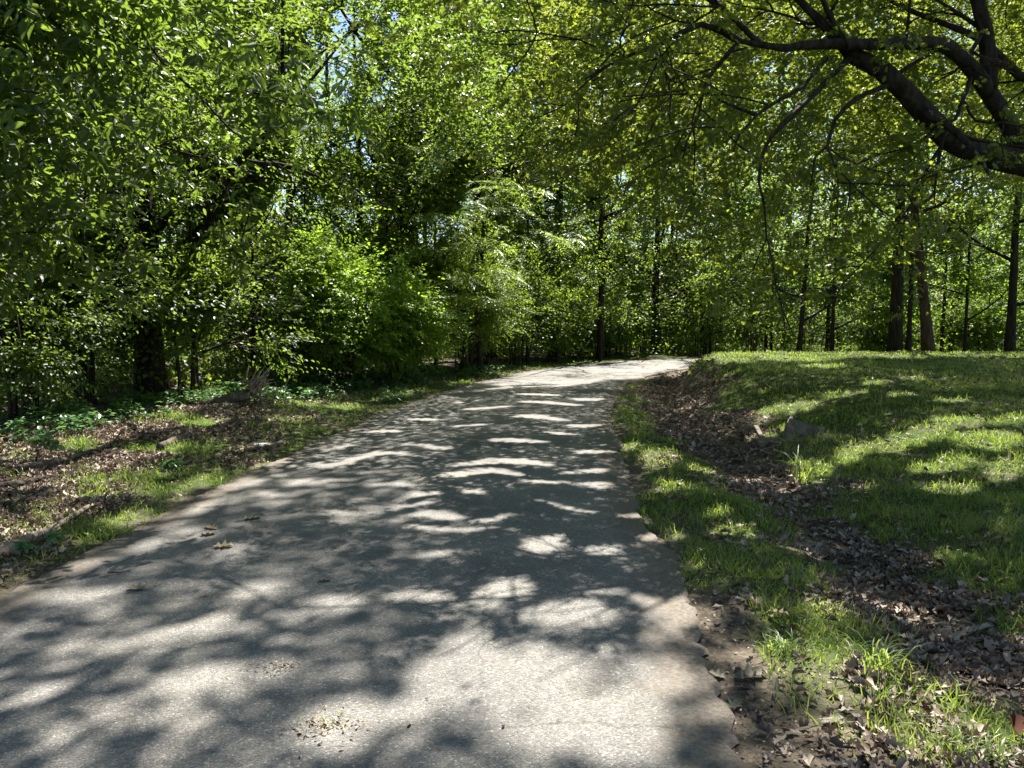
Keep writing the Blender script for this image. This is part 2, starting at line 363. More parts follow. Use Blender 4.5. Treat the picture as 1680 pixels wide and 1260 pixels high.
def asphalt_mat():
    m, n, l, b, out = nodes('asphalt')
    tc = n.new('ShaderNodeTexCoord')
    def noise(scale, det=4, rough=.6):
        t = n.new('ShaderNodeTexNoise'); t.inputs['Scale'].default_value = scale; t.inputs['Detail'].default_value = det; t.inputs['Roughness'].default_value = rough
        l.new(tc.outputs['Object'], t.inputs[0]); return t
    vor = n.new('ShaderNodeTexVoronoi'); vor.inputs['Scale'].default_value = 130; l.new(tc.outputs['Object'], vor.inputs[0])
    sep = n.new('ShaderNodeSeparateColor'); l.new(vor.outputs['Color'], sep.inputs[0])
    agg = ramp(n, [(0, (.10,.095,.087)), (.3, (.15,.142,.129)), (.75, (.19,.18,.162)), (.95, (.245,.232,.21)), (1, (.38,.36,.33))]); l.new(sep.outputs[0], agg.inputs[0])
    fine = noise(260, 3); fr = ramp(n, [(.3, (.75,.75,.75)), (.7, (1.2,1.2,1.2))]); l.new(fine.outputs[0], fr.inputs[0])
    m1 = n.new('ShaderNodeMix'); m1.data_type = 'RGBA'; m1.blend_type = 'MULTIPLY'; m1.inputs[0].default_value = 1
    l.new(agg.outputs[0], m1.inputs[6]); l.new(fr.outputs[0], m1.inputs[7])
    big = noise(.9, 5, .62); br = ramp(n, [(.28, (.66,.66,.69)), (.5, (.98,.98,.98)), (.72, (1.28,1.24,1.16))]); l.new(big.outputs[0], br.inputs[0])
    m2 = n.new('ShaderNodeMix'); m2.data_type = 'RGBA'; m2.blend_type = 'MULTIPLY'; m2.inputs[0].default_value = 1
    l.new(m1.outputs[2], m2.inputs[6]); l.new(br.outputs[0], m2.inputs[7])
    # soil and leaf dust creeping in from the edges
    ea = n.new('ShaderNodeAttribute'); ea.attribute_name = 'edge'
    en = noise(7, 6, .7)
    ad = n.new('ShaderNodeMath'); ad.operation = 'MULTIPLY_ADD'; l.new(en.outputs[0], ad.inputs[0]); ad.inputs[1].default_value = -.75; l.new(ea.outputs['Fac'], ad.inputs[2])
    er = ramp(n, [(.0, (1,1,1)), (.22, (0,0,0))])
    ad2 = n.new('ShaderNodeMath'); ad2.operation = 'ADD'; ad2.inputs[1].default_value = .23; l.new(ad.outputs[0], ad2.inputs[0]); l.new(ad2.outputs[0], er.inputs[0])
    soil = ramp(n, [(.3, (.085,.07,.055)), (.7, (.20,.17,.135))]); sn = noise(45, 5); l.new(sn.outputs[0], soil.inputs[0])
    m3 = n.new('ShaderNodeMix'); m3.data_type = 'RGBA'; l.new(er.outputs[0], m3.inputs[0]); l.new(m2.outputs[2], m3.inputs[6]); l.new(soil.outputs[0], m3.inputs[7])
    # fine cracks
    vc = n.new('ShaderNodeTexVoronoi'); vc.feature = 'DISTANCE_TO_EDGE'; vc.inputs['Scale'].default_value = .75
    wn_ = noise(3.2, 4, .6); mv = n.new('ShaderNodeMix'); mv.data_type = 'VECTOR'; mv.inputs[0].default_value = .22
    l.new(tc.outputs['Object'], mv.inputs[4]); l.new(wn_.outputs['Color'], mv.inputs[5]); l.new(mv.outputs[1], vc.inputs[0])
    cr = ramp(n, [(0, (.6,.6,.6)), (.006, (1,1,1))]); l.new(vc.outputs['Distance'], cr.inputs[0])
    m4 = n.new('ShaderNodeMix'); m4.data_type = 'RGBA'; m4.blend_type = 'MULTIPLY'; l.new(m3.outputs[2], m4.inputs[6]); l.new(cr.outputs[0], m4.inputs[7])
    cm = noise(.5, 2); cmr = ramp(n, [(.48, (0,0,0)), (.6, (1,1,1))]); l.new(cm.outputs[0], cmr.inputs[0]); l.new(cmr.outputs[0], m4.inputs[0])
    l.new(m4.outputs[2], b.inputs['Base Color'])
    b.inputs['Roughness'].default_value = .82; b.inputs['Specular IOR Level'].default_value = .3
    bp = n.new('ShaderNodeBump'); bp.inputs['Strength'].default_value = .75; bp.inputs['Distance'].default_value = .006
    l.new(vor.outputs['Distance'], bp.inputs['Height']); bp.invert = True
    bp2 = n.new('ShaderNodeBump'); bp2.inputs['Strength'].default_value = .3; bp2.inputs['Distance'].default_value = .02
    mid = noise(14, 5); l.new(mid.outputs[0], bp2.inputs['Height']); l.new(bp.outputs[0], bp2.inputs['Normal']); l.new(bp2.outputs[0], b.inputs['Normal'])
    return m
def ground_mat():
    m, n, l, b, out = nodes('ground')
    tc = n.new('ShaderNodeTexCoord')
    def noise(scale, det=5, rough=.65):
        t = n.new('ShaderNodeTexNoise'); t.inputs['Scale'].default_value = scale; t.inputs['Detail'].default_value = det; t.inputs['Roughness'].default_value = rough
        l.new(tc.outputs['Object'], t.inputs[0]); return t
    s = noise(22); soil = ramp(n, [(.3, (.05,.04,.03)), (.5, (.105,.085,.064)), (.72, (.20,.165,.125))]); l.new(s.outputs[0], soil.inputs[0])
    g = noise(30); gr = ramp(n, [(.3, (.03,.055,.012)), (.6, (.06,.09,.02)), (.8, (.12,.12,.045))]); l.new(g.outputs[0], gr.inputs[0])
    a = n.new('ShaderNodeAttribute'); a.attribute_name = 'grass'
    mx = n.new('ShaderNodeMix'); mx.data_type = 'RGBA'; l.new(a.outputs['Fac'], mx.inputs[0]); l.new(soil.outputs[0], mx.inputs[6]); l.new(gr.outputs[0], mx.inputs[7])
    l.new(mx.outputs[2], b.inputs['Base Color']); b.inputs['Roughness'].default_value = .95; b.inputs['Specular IOR Level'].default_value = .1
    bp = n.new('ShaderNodeBump'); bp.inputs['Strength'].default_value = .8; bp.inputs['Distance'].default_value = .03
    l.new(s.outputs[0], bp.inputs['Height']); l.new(bp.outputs[0], b.inputs['Normal'])
    return m
M['asphalt'] = asphalt_mat(); M['ground'] = ground_mat()

# ------------------------------------------------------------------ ground and road
def grass_cover(x, y, sr, sl, ssw):
    """1 = turf, 0 = bare soil and leaf litter"""
    n = .5 + .28 * N2(x, y, .55) + .22 * N3(x, y, 1.4)
    hw = np.interp(y, [2, 4.5, 6, 8, 11, 15, 20], [.40, .36, .22, .36, .62, .72, .55]) * (1 + .3 * N4(x, y, .5))
    sw = sstep(.25, -.15, np.abs(sr - ssw) - hw + .12 * N2(x, y, .9) - .03)
    rightg = (1 - sw) * np.clip(.55 + .6 * n, 0, 1)
    rightg = rightg * sstep(-.06, .26, sr + .10 * N1(x, y, 1.2) - .34 * sstep(4.8, 3.4, y))
    near = sstep(3.4, 2.6, y) * sstep(2.2, 1.4, x); rightg = np.where(sr > 0, rightg * (1 - .45 * near), rightg)
    rightg = np.where(y > 27, .6 * rightg, rightg)
    e = sstep(-.06, .22, sl + .07 * N1(x, y, 1.2)) * sstep(1.9, .7, sl + .35 * N1(x, y, .5))
    far = sstep(10, 13, y) * sstep(2.6, 1.2, sl) * sstep(.05, .3, sl)
    leftg = np.clip(np.maximum(e * (.30 + .6 * n), far * (.5 + .6 * n)), 0, 1)
    leftg = np.maximum(leftg, np.clip(n - .5, 0, 1) * sstep(4.5, 2, sl) * 1.8)
    return np.where(sr > -.1, rightg, np.where(sl > -.08, leftg, 0))
def axis(a, fine0, fine1, b, st):
    mid = np.arange(fine0, fine1, st); lo = [fine0 - st]; 
    while lo[-1] > a: lo.append(lo[-1] - max(st, (fine0 - lo[-1]) * .25))
    hi = [fine1]
    while hi[-1] < b: hi.append(hi[-1] + max(st, (hi[-1] - fine1) * .25))
    return np.concatenate([lo[::-1], mid, hi])
gx = axis(-500, -9, 13, 500, .13); gy = axis(-300, 0, 30, 600, .13)
X, Y = np.meshgrid(gx, gy); Z, sr_, sl_, ssw_ = terrain(X, Y, True)
nx, ny = len(gx), len(gy)
idx = np.arange(nx * ny).reshape(ny, nx)
q = np.stack([idx[:-1, :-1], idx[:-1, 1:], idx[1:, 1:], idx[1:, :-1]], -1).reshape(-1, 4)
gc = grass_cover(X, Y, sr_, sl_, ssw_)
ground = link_mesh('ground', np.stack([X, Y, Z], -1).reshape(-1, 3), np.full(len(q), 4), q.ravel(), M['ground'], attrs={'grass': gc.ravel()})
ground['kind'] = 'structure'

def resample(line, n):
    d = np.concatenate([[0], np.cumsum(np.linalg.norm(np.diff(line, axis=0), axis=1))])
    t = np.linspace(0, d[-1], n); return np.column_stack([np.interp(t, d, line[:, 0]), np.interp(t, d, line[:, 1])])
nl = 900; A_ = resample(spline(ROAD_L, .2), nl); B_ = resample(spline(ROAD_R, .2), nl)
tt = np.arange(nl)
jit = lambda f, s:   .028 * N1(tt * .008 * f, s) + .009 * N2(tt * .03 * f, s * 2) + .017 * rng.normal(size=nl)
dirv = unit(B_ - A_); A_ = A_ + dirv * jit(4, 1.)[:, None]; B_ = B_ + dirv * jit(4, 5.)[:, None]
nc = 26; cs = .5 - .5 * np.cos(np.linspace(0, np.pi, nc))
RV = A_[:, None, :] * (1 - cs)[None, :, None] + B_[:, None, :] * cs[None, :, None]
wid_ = np.linalg.norm(B_ - A_, axis=1)[:, None]
edge = np.minimum(cs, 1 - cs)[None, :] * wid_
RZ = .004 + .03 * (1 - (2 * cs - 1) ** 2)[None, :] - .02 * (edge < .01) + .004 * N1(RV[..., 0], RV[..., 1], .5)
idx = np.arange(nl * nc).reshape(nl, nc)
q = np.stack([idx[:-1, :-1], idx[:-1, 1:], idx[1:, 1:], idx[1:, :-1]], -1).reshape(-1, 4)
road = link_mesh('road', np.concatenate([RV, RZ[..., None]], -1).reshape(-1, 3), np.full(len(q), 4), q.ravel(), M['asphalt'], attrs={'edge': edge.ravel()})
road['kind'] = 'structure'

# ------------------------------------------------------------------ foliage: sprays of leaves
def jitter(v, s): return unit(v + rng.normal(size=v.shape) * s)
def spray_template(kind, seed):
    """local leaves of one twig: position, axis, normal, relative size (x = along the twig, z = up)"""
    r = np.random.default_rng(seed); P, A, Nn, S = [], [], [], []
    if kind == 'flat':
        for tw in range(4):
            a0 = (tw - 1.5) * .42 + r.normal() * .12; L = r.uniform(.35, .7); off = np.array([.12 * abs(tw - 1.5), 0, 0])
            d = np.array([math.cos(a0), math.sin(a0), r.normal() * .15])
            for i in range(7):
                t = (i + .7) / 7; s = (1 if i % 2 else -1)
                p = off + d * L * t + np.array([0, 0, -.18 * t * t * L])
                an = a0 + s * r.uniform(.5, 1.0) * (1 - .5 * (i == 6))
                P.append(p); A.append((math.cos(an), math.sin(an), -.25 + .25 * r.normal())); Nn.append((r.normal() * .3, r.normal() * .3, 1)); S.append(r.uniform(.75, 1.2))
    elif kind == 'cluster':
        for c in range(4):
            o = np.array([r.uniform(0, .6), r.normal() * .22, r.normal() * .12])
            for i in range(7):
                an = i / 7 * 6.28 + r.normal() * .3
                P.append(o + r.normal(size=3) * .025); A.append((math.cos(an) + .4, math.sin(an), -.35 + .3 * r.normal())); Nn.append((math.cos(an) * .3, math.sin(an) * .3, 1)); S.append(r.uniform(.7, 1.2))
    elif kind == 'fern':
        for fr in range(5):
            a0 = (fr - 2) * .5 + r.normal() * .15; L = r.uniform(.38, .55)
            d = np.array([math.cos(a0), math.sin(a0), 0])
            for i in range(9):
                t = (i + 1.2) / 10
                p = d * (.15 + L * t) + np.array([0, 0, .06 * t - .26 * t * t])
                for s in (-1, 1):
                    an = a0 + s * (1.05 - .3 * t)
                    P.append(p); A.append((math.cos(an), math.sin(an), -.3 * t + .06 * r.normal())); Nn.append((.1 * r.normal(), .1 * r.normal(), 1)); S.append((1.1 - .55 * abs(t - .4) * 1.4))
    else:  # tuft
        for i in range(24):
            d = r.normal(size=3); d /= np.linalg.norm(d)
            p = d * r.uniform(.05, .34) * np.array([1, 1, .7])
            P.append(p); A.append(d + np.array([.3, 0, -.3])); Nn.append(r.normal(size=3) * .7 + np.array([0, 0, 1])); S.append(r.uniform(.7, 1.2))
    return tuple(np.array(v, float) for v in (P, A, Nn, S))
TEMPL = {k: [spray_template(k, 100 + i) for i in range(6)] for k in ('flat', 'cluster', 'fern', 'tuft')}
def leaves_from_sprays(O, D, kind, size, leaf, tmpl, tilt=.3, droop=.0, filt=True, njit=.38, env=True):
    """O spray origins, D outward directions -> leaf mesh arrays"""
    n = len(O); D = unit(np.asarray(D, float)); up = jitter(np.tile([0, 0, 1.0], (n, 1)), tilt)
    D = unit(D - np.array([0, 0, droop])); Yv = unit(np.cross(up, D)); Zv = np.cross(D, Yv)
    which = rng.integers(0, 6, n); sc_ = size * rng.uniform(.75, 1.25, n)
    LP_, LA, LN, LS = [], [], [], []
    for k in range(6):
        m = which == k
        if not m.any(): continue
        P, A, Nn, S = TEMPL[kind][k]
        Mx = np.stack([D[m], Yv[m], Zv[m]], 1)             # rows: local axes in world
        LP_.append((O[m][:, None, :] + np.einsum('kj,njc->nkc', P, Mx) * sc_[m][:, None, None]).reshape(-1, 3))
        LA.append(np.einsum('kj,njc->nkc', A, Mx).reshape(-1, 3)); LN.append(np.einsum('kj,njc->nkc', Nn, Mx).reshape(-1, 3))
        LS.append((S[None, :] * np.ones((m.sum(), 1))).ravel())
    P, A, Nn, S = np.vstack(LP_), np.vstack(LA), np.vstack(LN), np.concatenate(LS)
    k = P[:, 2] > .05
    if filt: k &= sunlit_filter(P)
    if env: k &= envelope_filter(P)
    k &= gap_filter(P)
    P, A, Nn, S = P[k], A[k], Nn[k], S[k] * leaf
    A = jitter(unit(A), .15); Nn = jitter(unit(Nn), njit)
    return instance(P, A, Nn, S, tmpl)

def branch_sites(mb, start, direc, length, r0, depth, sites, up=.25, kids=4, sides=5, wig=.14):
    """grows a curved branch with side branches; spray sites are collected along the thin ends"""
    n = 6; p = np.array(start, float); d = unit(np.array(direc, float)); pts = [p.copy()]; seg = length / n
    for i in range(n):
        d = unit(d + rng.normal(size=3) * wig + np.array([0, 0, up * .25]))
        p = p + d * seg; pts.append(p.copy())
    pts = np.array(pts); mb.tube(pts, np.linspace(r0, max(.006, r0 * .25), n + 1), sides)
    if depth == 0:
        for t in np.linspace(.25, 1, 5): sites.append((pts[int(t * n)] , d))
        return
    for k in range(kids):
        t = .3 + .7 * (k + rng.random()) / kids; i = min(n, int(t * n)); 
        base = unit(pts[min(i + 1, n)] - pts[i - 1])
        a = rng.normal(size=3); a = unit(a - base * (a @ base)); a = unit(a * np.array([1, 1, .55]))
        branch_sites(mb, pts[i], base * .55 + a * .9, length * rng.uniform(.4, .62) * (1.15 - .4 * t), r0 * (1 - .7 * t) * .6 + .004, depth - 1, sites, up * .6, max(2, kids - 1), max(4, sides - 1), wig)
def make_tree(name, label, base, height, crown_r, crown_lo, r0, leaves=24000, mat='wood_leaf', tmpl=T_QUAD, leaf=.11, kind='flat', bark='bark', lean=(0, 0), group=None, limbs=9, size=1.0, extra=None, filt=True, cat='tree', bend=.05, zlow=None):
    base = np.array([base[0], base[1], float(terrain(base[0], base[1]))])
    t = thing(name, label, cat, base, group)
    mb = MB(); n = 9; pts = []
    for i in range(n + 1):
        f = i / n
        pts.append(base + np.array([lean[0] * f + bend * rng.normal() * f, lean[1] * f + bend * rng.normal() * f, f * height * .93 - .15 * (i == 0)]))
    pts = np.array(pts); rad = r0 * (1 - .85 * np.linspace(0, 1, n + 1)) ; rad[0] *= 1.35
    mb.tube(pts, rad, 9, step=.5, wob=.05)
    sites = []
    for k in range(limbs):
        f = (crown_lo / height) + (1 - crown_lo / height) * (k + .3 * rng.random()) / limbs
        f = min(f, .97); p = np.array([np.interp(f, np.linspace(0, 1, n + 1), pts[:, c]) for c in range(3)])
        az = k * 2.4 + rng.normal() * .4; prof = math.sin(math.pi * min(1, .22 + .75 * (f - crown_lo / height) / (1 - crown_lo / height + 1e-6)))
        L = crown_r * (.55 + .6 * prof) * rng.uniform(.8, 1.15)
        branch_sites(mb, p, (math.cos(az), math.sin(az), .25 + .6 * f * rng.random()), L, r0 * (1 - .8 * f) * .5 + .01, 2, sites)
    mb.build('trunk', M[bark], t, base)
    O = np.array([s[0] for s in sites]); D = np.array([s[1] for s in sites])
    per = len(TEMPL[kind][0][0]); need = max(20, int(2.2 * leaves) // per)
    sub = rng.permutation(len(O))[:max(12, int(len(O) * .55))]; pick = sub[rng.integers(0, len(sub), need)]
    Oo = O[pick] + rng.normal(size=(need, 3)) * np.array([.30, .30, .10]) * (crown_r / 3.0) ** .5
    Dd = jitter(D[pick] * np.array([1, 1, .4]), .5)
    if zlow is not None:
        k = Oo[:, 2] > zlow; Oo, Dd = Oo[k], Dd[k]
    parts = [leaves_from_sprays(Oo, Dd, kind, size, leaf, tmpl, filt=filt)]
    if extra: parts += extra
    v, fs, lp = merge(parts)
    link_mesh('crown', v, fs, lp, M[mat], t, True, base)
    return t
def make_shrub(name, label, base, rx, ry, h, leaves=9000, mat='wood_leaf', tmpl=T_QUAD, leaf=.09, kind='flat', group=None, stems=9, zlow=.15, size=.8, filt=True, cat='shrub', topw=.75):
    """many stems from one root; uneven mounded leaf mass"""
    base = np.array([base[0], base[1], float(terrain(base[0], base[1]))])
    t = thing(name, label, cat, base, group); mb = MB(); tips = []
    lob = []
    for k in range(stems):
        az = k * 2.4 + rng.normal() * .3; rr = rng.uniform(.25, 1) ; hh = h * rng.uniform(.55, .98) * (1 - .3 * rr)
        tip = base + np.array([math.cos(az) * rx * rr * topw, math.sin(az) * ry * rr * topw, hh])
        mid = base + (tip - base) * np.array([.35, .35, .55]) + rng.normal(size=3) * .06
        b0 = base + np.array([math.cos(az) * rx * .2 * rr, math.sin(az) * ry * .2 * rr, -.05])
        mb.tube([b0, mid, tip], [.028, .018, .006], 5, step=.25)
        lob.append(tip)
    mb.build('stem', M['dark_wood'], t, base)
    per = len(TEMPL[kind][0][0]); need = int(1.5 * leaves) // per
    lob = np.array(lob); pick = rng.integers(0, len(lob), need)
    f = rng.random(need) ** .7
    c = base + np.array([0, 0, h * .3])
    O = c + (lob[pick] - c) * f[:, None] + rng.normal(size=(need, 3)) * np.array([rx * .22, ry * .22, h * .085])
    O[:, 2] = np.maximum(O[:, 2], base[2] + zlow + .1 * rng.random(need))
    D = unit((O - c) * np.array([1, 1, .35]) + rng.normal(size=(need, 3)) * .25)
    v, fs, lp = leaves_from_sprays(O, D, kind, size, leaf, tmpl, filt=filt, droop=.15)
    link_mesh('foliage', v, fs, lp, M[mat], t, True, base)
    return t
def gpos(u, d): return (float((u - 840) / F_PX * d), d)

for u, v, d, r in [(560,520,17.5,1.6),(640,450,18,1.3),(520,440,17,1.2),(600,480,17,1.3),(500,450,17,.9),(610,560,17.2,.8),(800,360,20.5,1.1),(1040,225,20,.7),(720,330,20.8,.8),(760,430,20,.9),(880,300,20.4,.8),
                   (430,50,11.5,.7),(400,130,12,.8),(300,60,8,.6),(350,200,12.5,.7),(220,90,8,.45),(470,330,13.5,.8),(330,440,12.5,.9),(520,170,14,.8),(600,110,18,1.0),(560,330,18,.9),(250,230,7.6,.5),(90,260,7.2,.5),(60,340,7.2,.5),(150,310,7.4,.5),(30,130,7.5,.5),(130,30,8,.5),(60,60,7,.5),(180,180,7,.5),(110,170,7.6,.5),(40,220,7,.5),(260,30,8.5,.6),(330,120,9.5,.6),
                   (60,530,10.2,.7),(40,620,10.2,.6),(200,460,11.8,.7),(270,400,12.6,.7),(420,560,15.6,.8),(450,260,13,.7),
                   (700,60,22,1.2),(830,70,24,1.3),(900,30,20,1.0),(620,250,20,.9),(660,170,22,1.0),(950,420,28,1.3),(1000,380,27,1.2),(1060,420,30,1.4),(900,400,27,1.1),(840,230,24,1.0),(1000,500,30,1.2),(760,200,24,1.0),
                   (1450,200,10.5,.8),(1250,340,9.5,.6),(1150,260,10,.7),(1380,170,10.5,.7),(1530,430,14,.9),(1650,330,12,.9),(1600,160,11,.8),(1200,420,24,1.5),(1280,200,10.5,.7),(1080,300,14,.9),(1330,400,15,.9),(1100,180,12,.8),(1480,300,12,.7),(1230,120,10,.7),
                   (1600,480,29,1.7),(1640,540,30,1.6),(1560,520,29,1.6),(1420,450,28,1.5),(1350,500,29,1.5),(1280,480,29,1.5),(1200,500,30,1.5),(1120,480,31,1.5),(1620,400,26,1.5),(1500,380,24,1.2),(1400,540,30,1.4),(405,648,14.4,.8),(300,640,14.6,.5)]:
    SHAFTS.append((at(u, v, d), r * (1.2 if d < 9 else 1.0)))

# ------------------------------------------------------------------ the big oak over the lawn
def oak():
    trunk_xy = (7.4, 9.6); bz = float(terrain(*trunk_xy)); base = np.array([trunk_xy[0], trunk_xy[1], bz])
    t = thing('oak_tree', 'big spreading oak with black arching limbs over the lawn and road', 'tree', base)
    mb = MB()
    fork = at(1745, 285, 9.4)
    mb.tube([base + (0, 0, -.2), base + (0, 0, .5), base + (-.05, -.05, 1.6), base + (-.1, -.1, 2.4), fork + (.15, 0, .1), fork + (.1, .1, .9), fork + (.3, .3, 2.6), fork + (.1, .6, 5), fork + (.3, .5, 8)], [.46, .36, .31, .30, .29, .22, .17, .10, .03], 12, step=.3, wob=.05)
    tr = mb.build('trunk', M['bark'], t, base)
    sites = []
    def limb(pts, r, own=True, sub=None, kids=0):
        P = np.array([at(*p) if len(p) == 3 and p[0] > 50 else np.array(p) for p in pts])
        (lm if sub is None else sub).tube(P, np.linspace(r[0], r[1], len(P)), 9 if r[0] > .06 else 6, step=.16, wob=.04)
        n = len(P)
        for i in range(max(1, n // 3), n):
            sites.append((P[i], unit(P[i] - P[i - 1])))
            if i < n: sites.append(((P[i] + P[i - 1]) / 2, unit(P[i] - P[i - 1])))
        for k in range(kids):
            i = rng.integers(1, n); d = unit(P[i] - P[i - 1])
            branch_sites(lm if sub is None else sub, P[i], d * .5 + unit(rng.normal(size=3)) * .8, rng.uniform(.7, 1.6), r[1] * .6 + .006, 1, sites, up=.0, kids=3)
    def finish():
        o = lm.build('limb', M['bark'], tr); o.location = -base
    lm = MB()      # lower limb with its hanging branches
    limb([tuple(fork), (1680, 268, 9.2), (1620, 255, 9.1), (1560, 230, 8.9), (1505, 172, 8.6), (1450, 118, 8.4), (1392, 88, 8.3)], (.165, .085), kids=2)
    limb([(1400, 92, 8.3), (1385, 104, 8.2), (1340, 150, 8.0), (1300, 190, 7.8), (1257, 238, 7.6), (1245, 300, 7.5), (1255, 335, 7.4)], (.036, .008), kids=1)
    limb([(1455, 140, 8.4), (1405, 162, 8.2), (1370, 197, 8.0), (1357, 240, 7.9), (1337, 258, 7.8), (1330, 305, 7.8)], (.030, .007), kids=1)
    limb([(1335, 155, 8.0), (1287, 200, 7.7), (1263, 228, 7.6), (1247, 262, 7.5), (1243, 300, 7.4)], (.024, .006), kids=1)
    limb([(1545, 240, 8.8), (1523, 273, 8.7), (1507, 313, 8.6), (1495, 335, 8.5), (1470, 400, 8.4)], (.024, .006), kids=2)
    limb([(1357, 240, 7.9), (1368, 265, 7.9), (1375, 300, 7.9)], (.014, .005), kids=2)
    limb([(1392, 88, 8.3), (1350, 40, 8.2), (1290, -20, 8.1), (1230, -70, 8.0)], (.055, .02), kids=4)
    finish()
    lm = MB()      # long level limb reaching over the road
    limb([tuple(fork + np.array([.05, 0, .1])), (1690, 262, 9.4), (1653, 200, 9.2), (1620, 148, 9.0), (1593, 112, 8.8), (1553, 76, 8.6), (1487, 70, 8.4), (1437, 72, 8.2), (1370, 72, 8.0), (1320, 74, 7.9), (1287, 79, 7.8), (1247, 73, 7.7), (1213, 67, 7.6)], (.115, .022), kids=2)
    limb([(1213, 67, 7.6), (1170, 117, 7.5), (1153, 147, 7.4), (1147, 187, 7.3), (1127, 232, 7.2), (1120, 260, 7.2)], (.022, .006), kids=1)
    limb([(1317, 143, 7.9), (1263, 173, 7.7), (1240, 190, 7.6), (1213, 222, 7.5), (1197, 262, 7.4)], (.022, .006), kids=1)
    limb([(1360, 92, 8.0), (1335, 120, 7.95), (1317, 143, 7.9), (1290, 160, 7.8)], (.022, .012))
    limb([(1240, 188, 7.6), (1193, 170, 7.5), (1157, 150, 7.4)], (.018, .008))
    limb([(1213, 67, 7.6), (1150, 40, 7.5), (1080, 75, 7.6), (1020, 95, 7.8), (960, 130, 8.0)], (.035, .008), kids=5)
    limb([(1247, 73, 7.7), (1180, 10, 7.5), (1090, -40, 7.4), (980, -80, 7.4), (840, -120, 7.4)], (.03, .010), kids=5)
    finish()
    lm = MB()      # steep limb going out of the top
    limb([(1620, 148, 9.0), (1622, 100, 9.0), (1616, 50, 8.9), (1603, 0, 8.8), (1585, -80, 8.6), (1540, -180, 8.2), (1450, -260, 7.6)], (.10, .04), kids=8)
    limb([(1470, 123, 8.5), (1493, 107, 8.6), (1533, 84, 8.6)], (.026, .02))
    limb([(1593, 128, 8.8), (1580, 163, 8.7), (1568, 195, 8.6)], (.028, .018), kids=2)
    limb([tuple(fork + np.array([.2, .2, 1.5])), (1690, 130, 9.5), (1655, 105, 9.3), (1600, 60, 9.0), (1500, 20, 9.4), (1420, -20, 9.8)], (.065, .02), kids=4)
    finish()
    O = np.array([s[0] for s in sites]); D = np.array([s[1] for s in sites])
    # leaves close to the branches, then the wider crown behind them
    n1 = 1300; pk = rng.integers(0, len(O), n1)
    O1 = O[pk] + rng.normal(size=(n1, 3)) * np.array([.40, .4, .28]) + np.column_stack([np.zeros(n1), np.abs(rng.normal(size=n1)) * 1.0 + .2, np.zeros(n1)]); D1 = jitter(D[pk] * (1, 1, .3), .5)
    n2 = 3000; c = []
    while len(c) < n2:
        p = np.array([rng.uniform(.8, 10.5), rng.uniform(10.0, 15.5), rng.uniform(2.6, 7.0)])
        u, v = project(p)
        if v > 450 - 150 * max(0, (u - 1450) / 230) - max(0, 1200 - u) * .7: continue
        if v > 300 and rng.random() < .6: continue
        if N1(p[0], p[2] * 1.2 + p[1], .33) < -.45 + .1 * rng.normal(): continue      # gaps between clumps
        c.append(p)
    O2 = np.array(c); D2 = rng.normal(size=(n2, 3)) * (1, 1, .3) + np.array([-.6, -.2, 0])
    parts = [leaves_from_sprays(O1, D1, 'flat', .5, .072, T_OAK, tilt=.4, njit=.55, env=False), leaves_from_sprays(O2, D2, 'flat', .7, .075, T_HEX, tilt=.4, njit=.6, env=True)]
    return t, base, parts
oak_t, oak_base, oak_parts = oak()

# ------------------------------------------------------------------ crown leaves placed along sun rays to shade road and lawn in dapples
def overhead(n_ground, xr, yr, accept, h0=4.3, slope=.15, thick=2.6, leaf=.078, boost=4):
    x = rng.uniform(*xr, n_ground); y = rng.uniform(*yr, n_ground)
    k = accept(x, y); x, y = x[k], y[k]
    z = np.zeros(len(x)); g = np.column_stack([x, y, z])
    g[:, 2] = np.maximum(0, terrain_fast(x, y)); u, v = project(g)
    m = np.zeros(len(x)); inn = y > 1.0
    m[inn] = litmask(u[inn], v[inn]); k = rng.random(len(x)) > m
    g = g[k]
    # leaves sit in pads, each pad at its own height
    ly = rng.integers(0, 2, len(g)); wv = .22 * N1(g[:, 0], g[:, 1], .9)
    cx = np.floor((g[:, 0] + .31 * ly + wv) / .62); cy_ = np.floor((g[:, 1] + .27 * ly - wv) / .75)
    hs = np.abs(np.sin(cx * 12.9898 + cy_ * 78.233 + ly * 37.7) * 43758.5453) % 1.0
    H = h0 + slope * np.maximum(0, g[:, 1]) + thick * hs + .13 * rng.normal(size=len(g))
    H = H + np.where(g[:, 1] > 4, 1.1, .5) * N1(g[:, 0], g[:, 1], .28) + boost * sstep(8, 4.5, g[:, 1]) * (g[:, 1] > 4)
    if boost: H = np.maximum(H, 3.2 + .1 * g[:, 1])
    P = g + ((H - g[:, 2]) / SUN[2])[:, None] * SUN
    P = P[gap_filter(P)]
    n = len(P)
    A = rng.normal(size=(n, 3)) * (1, 1, .5); Nn = jitter(np.tile([0, 0, 1.0], (n, 1)), .6)
    return P, instance(P, A, Nn, leaf * rng.uniform(.8, 1.25, n), T_LONG if leaf == .11 else T_HEX if leaf < .11 else T_QUAD)
def count(area, lai, leaf): return int(area * lai / (leaf * leaf * .33))
wob = lambda x, y: .5 * N1(x, y, .2)
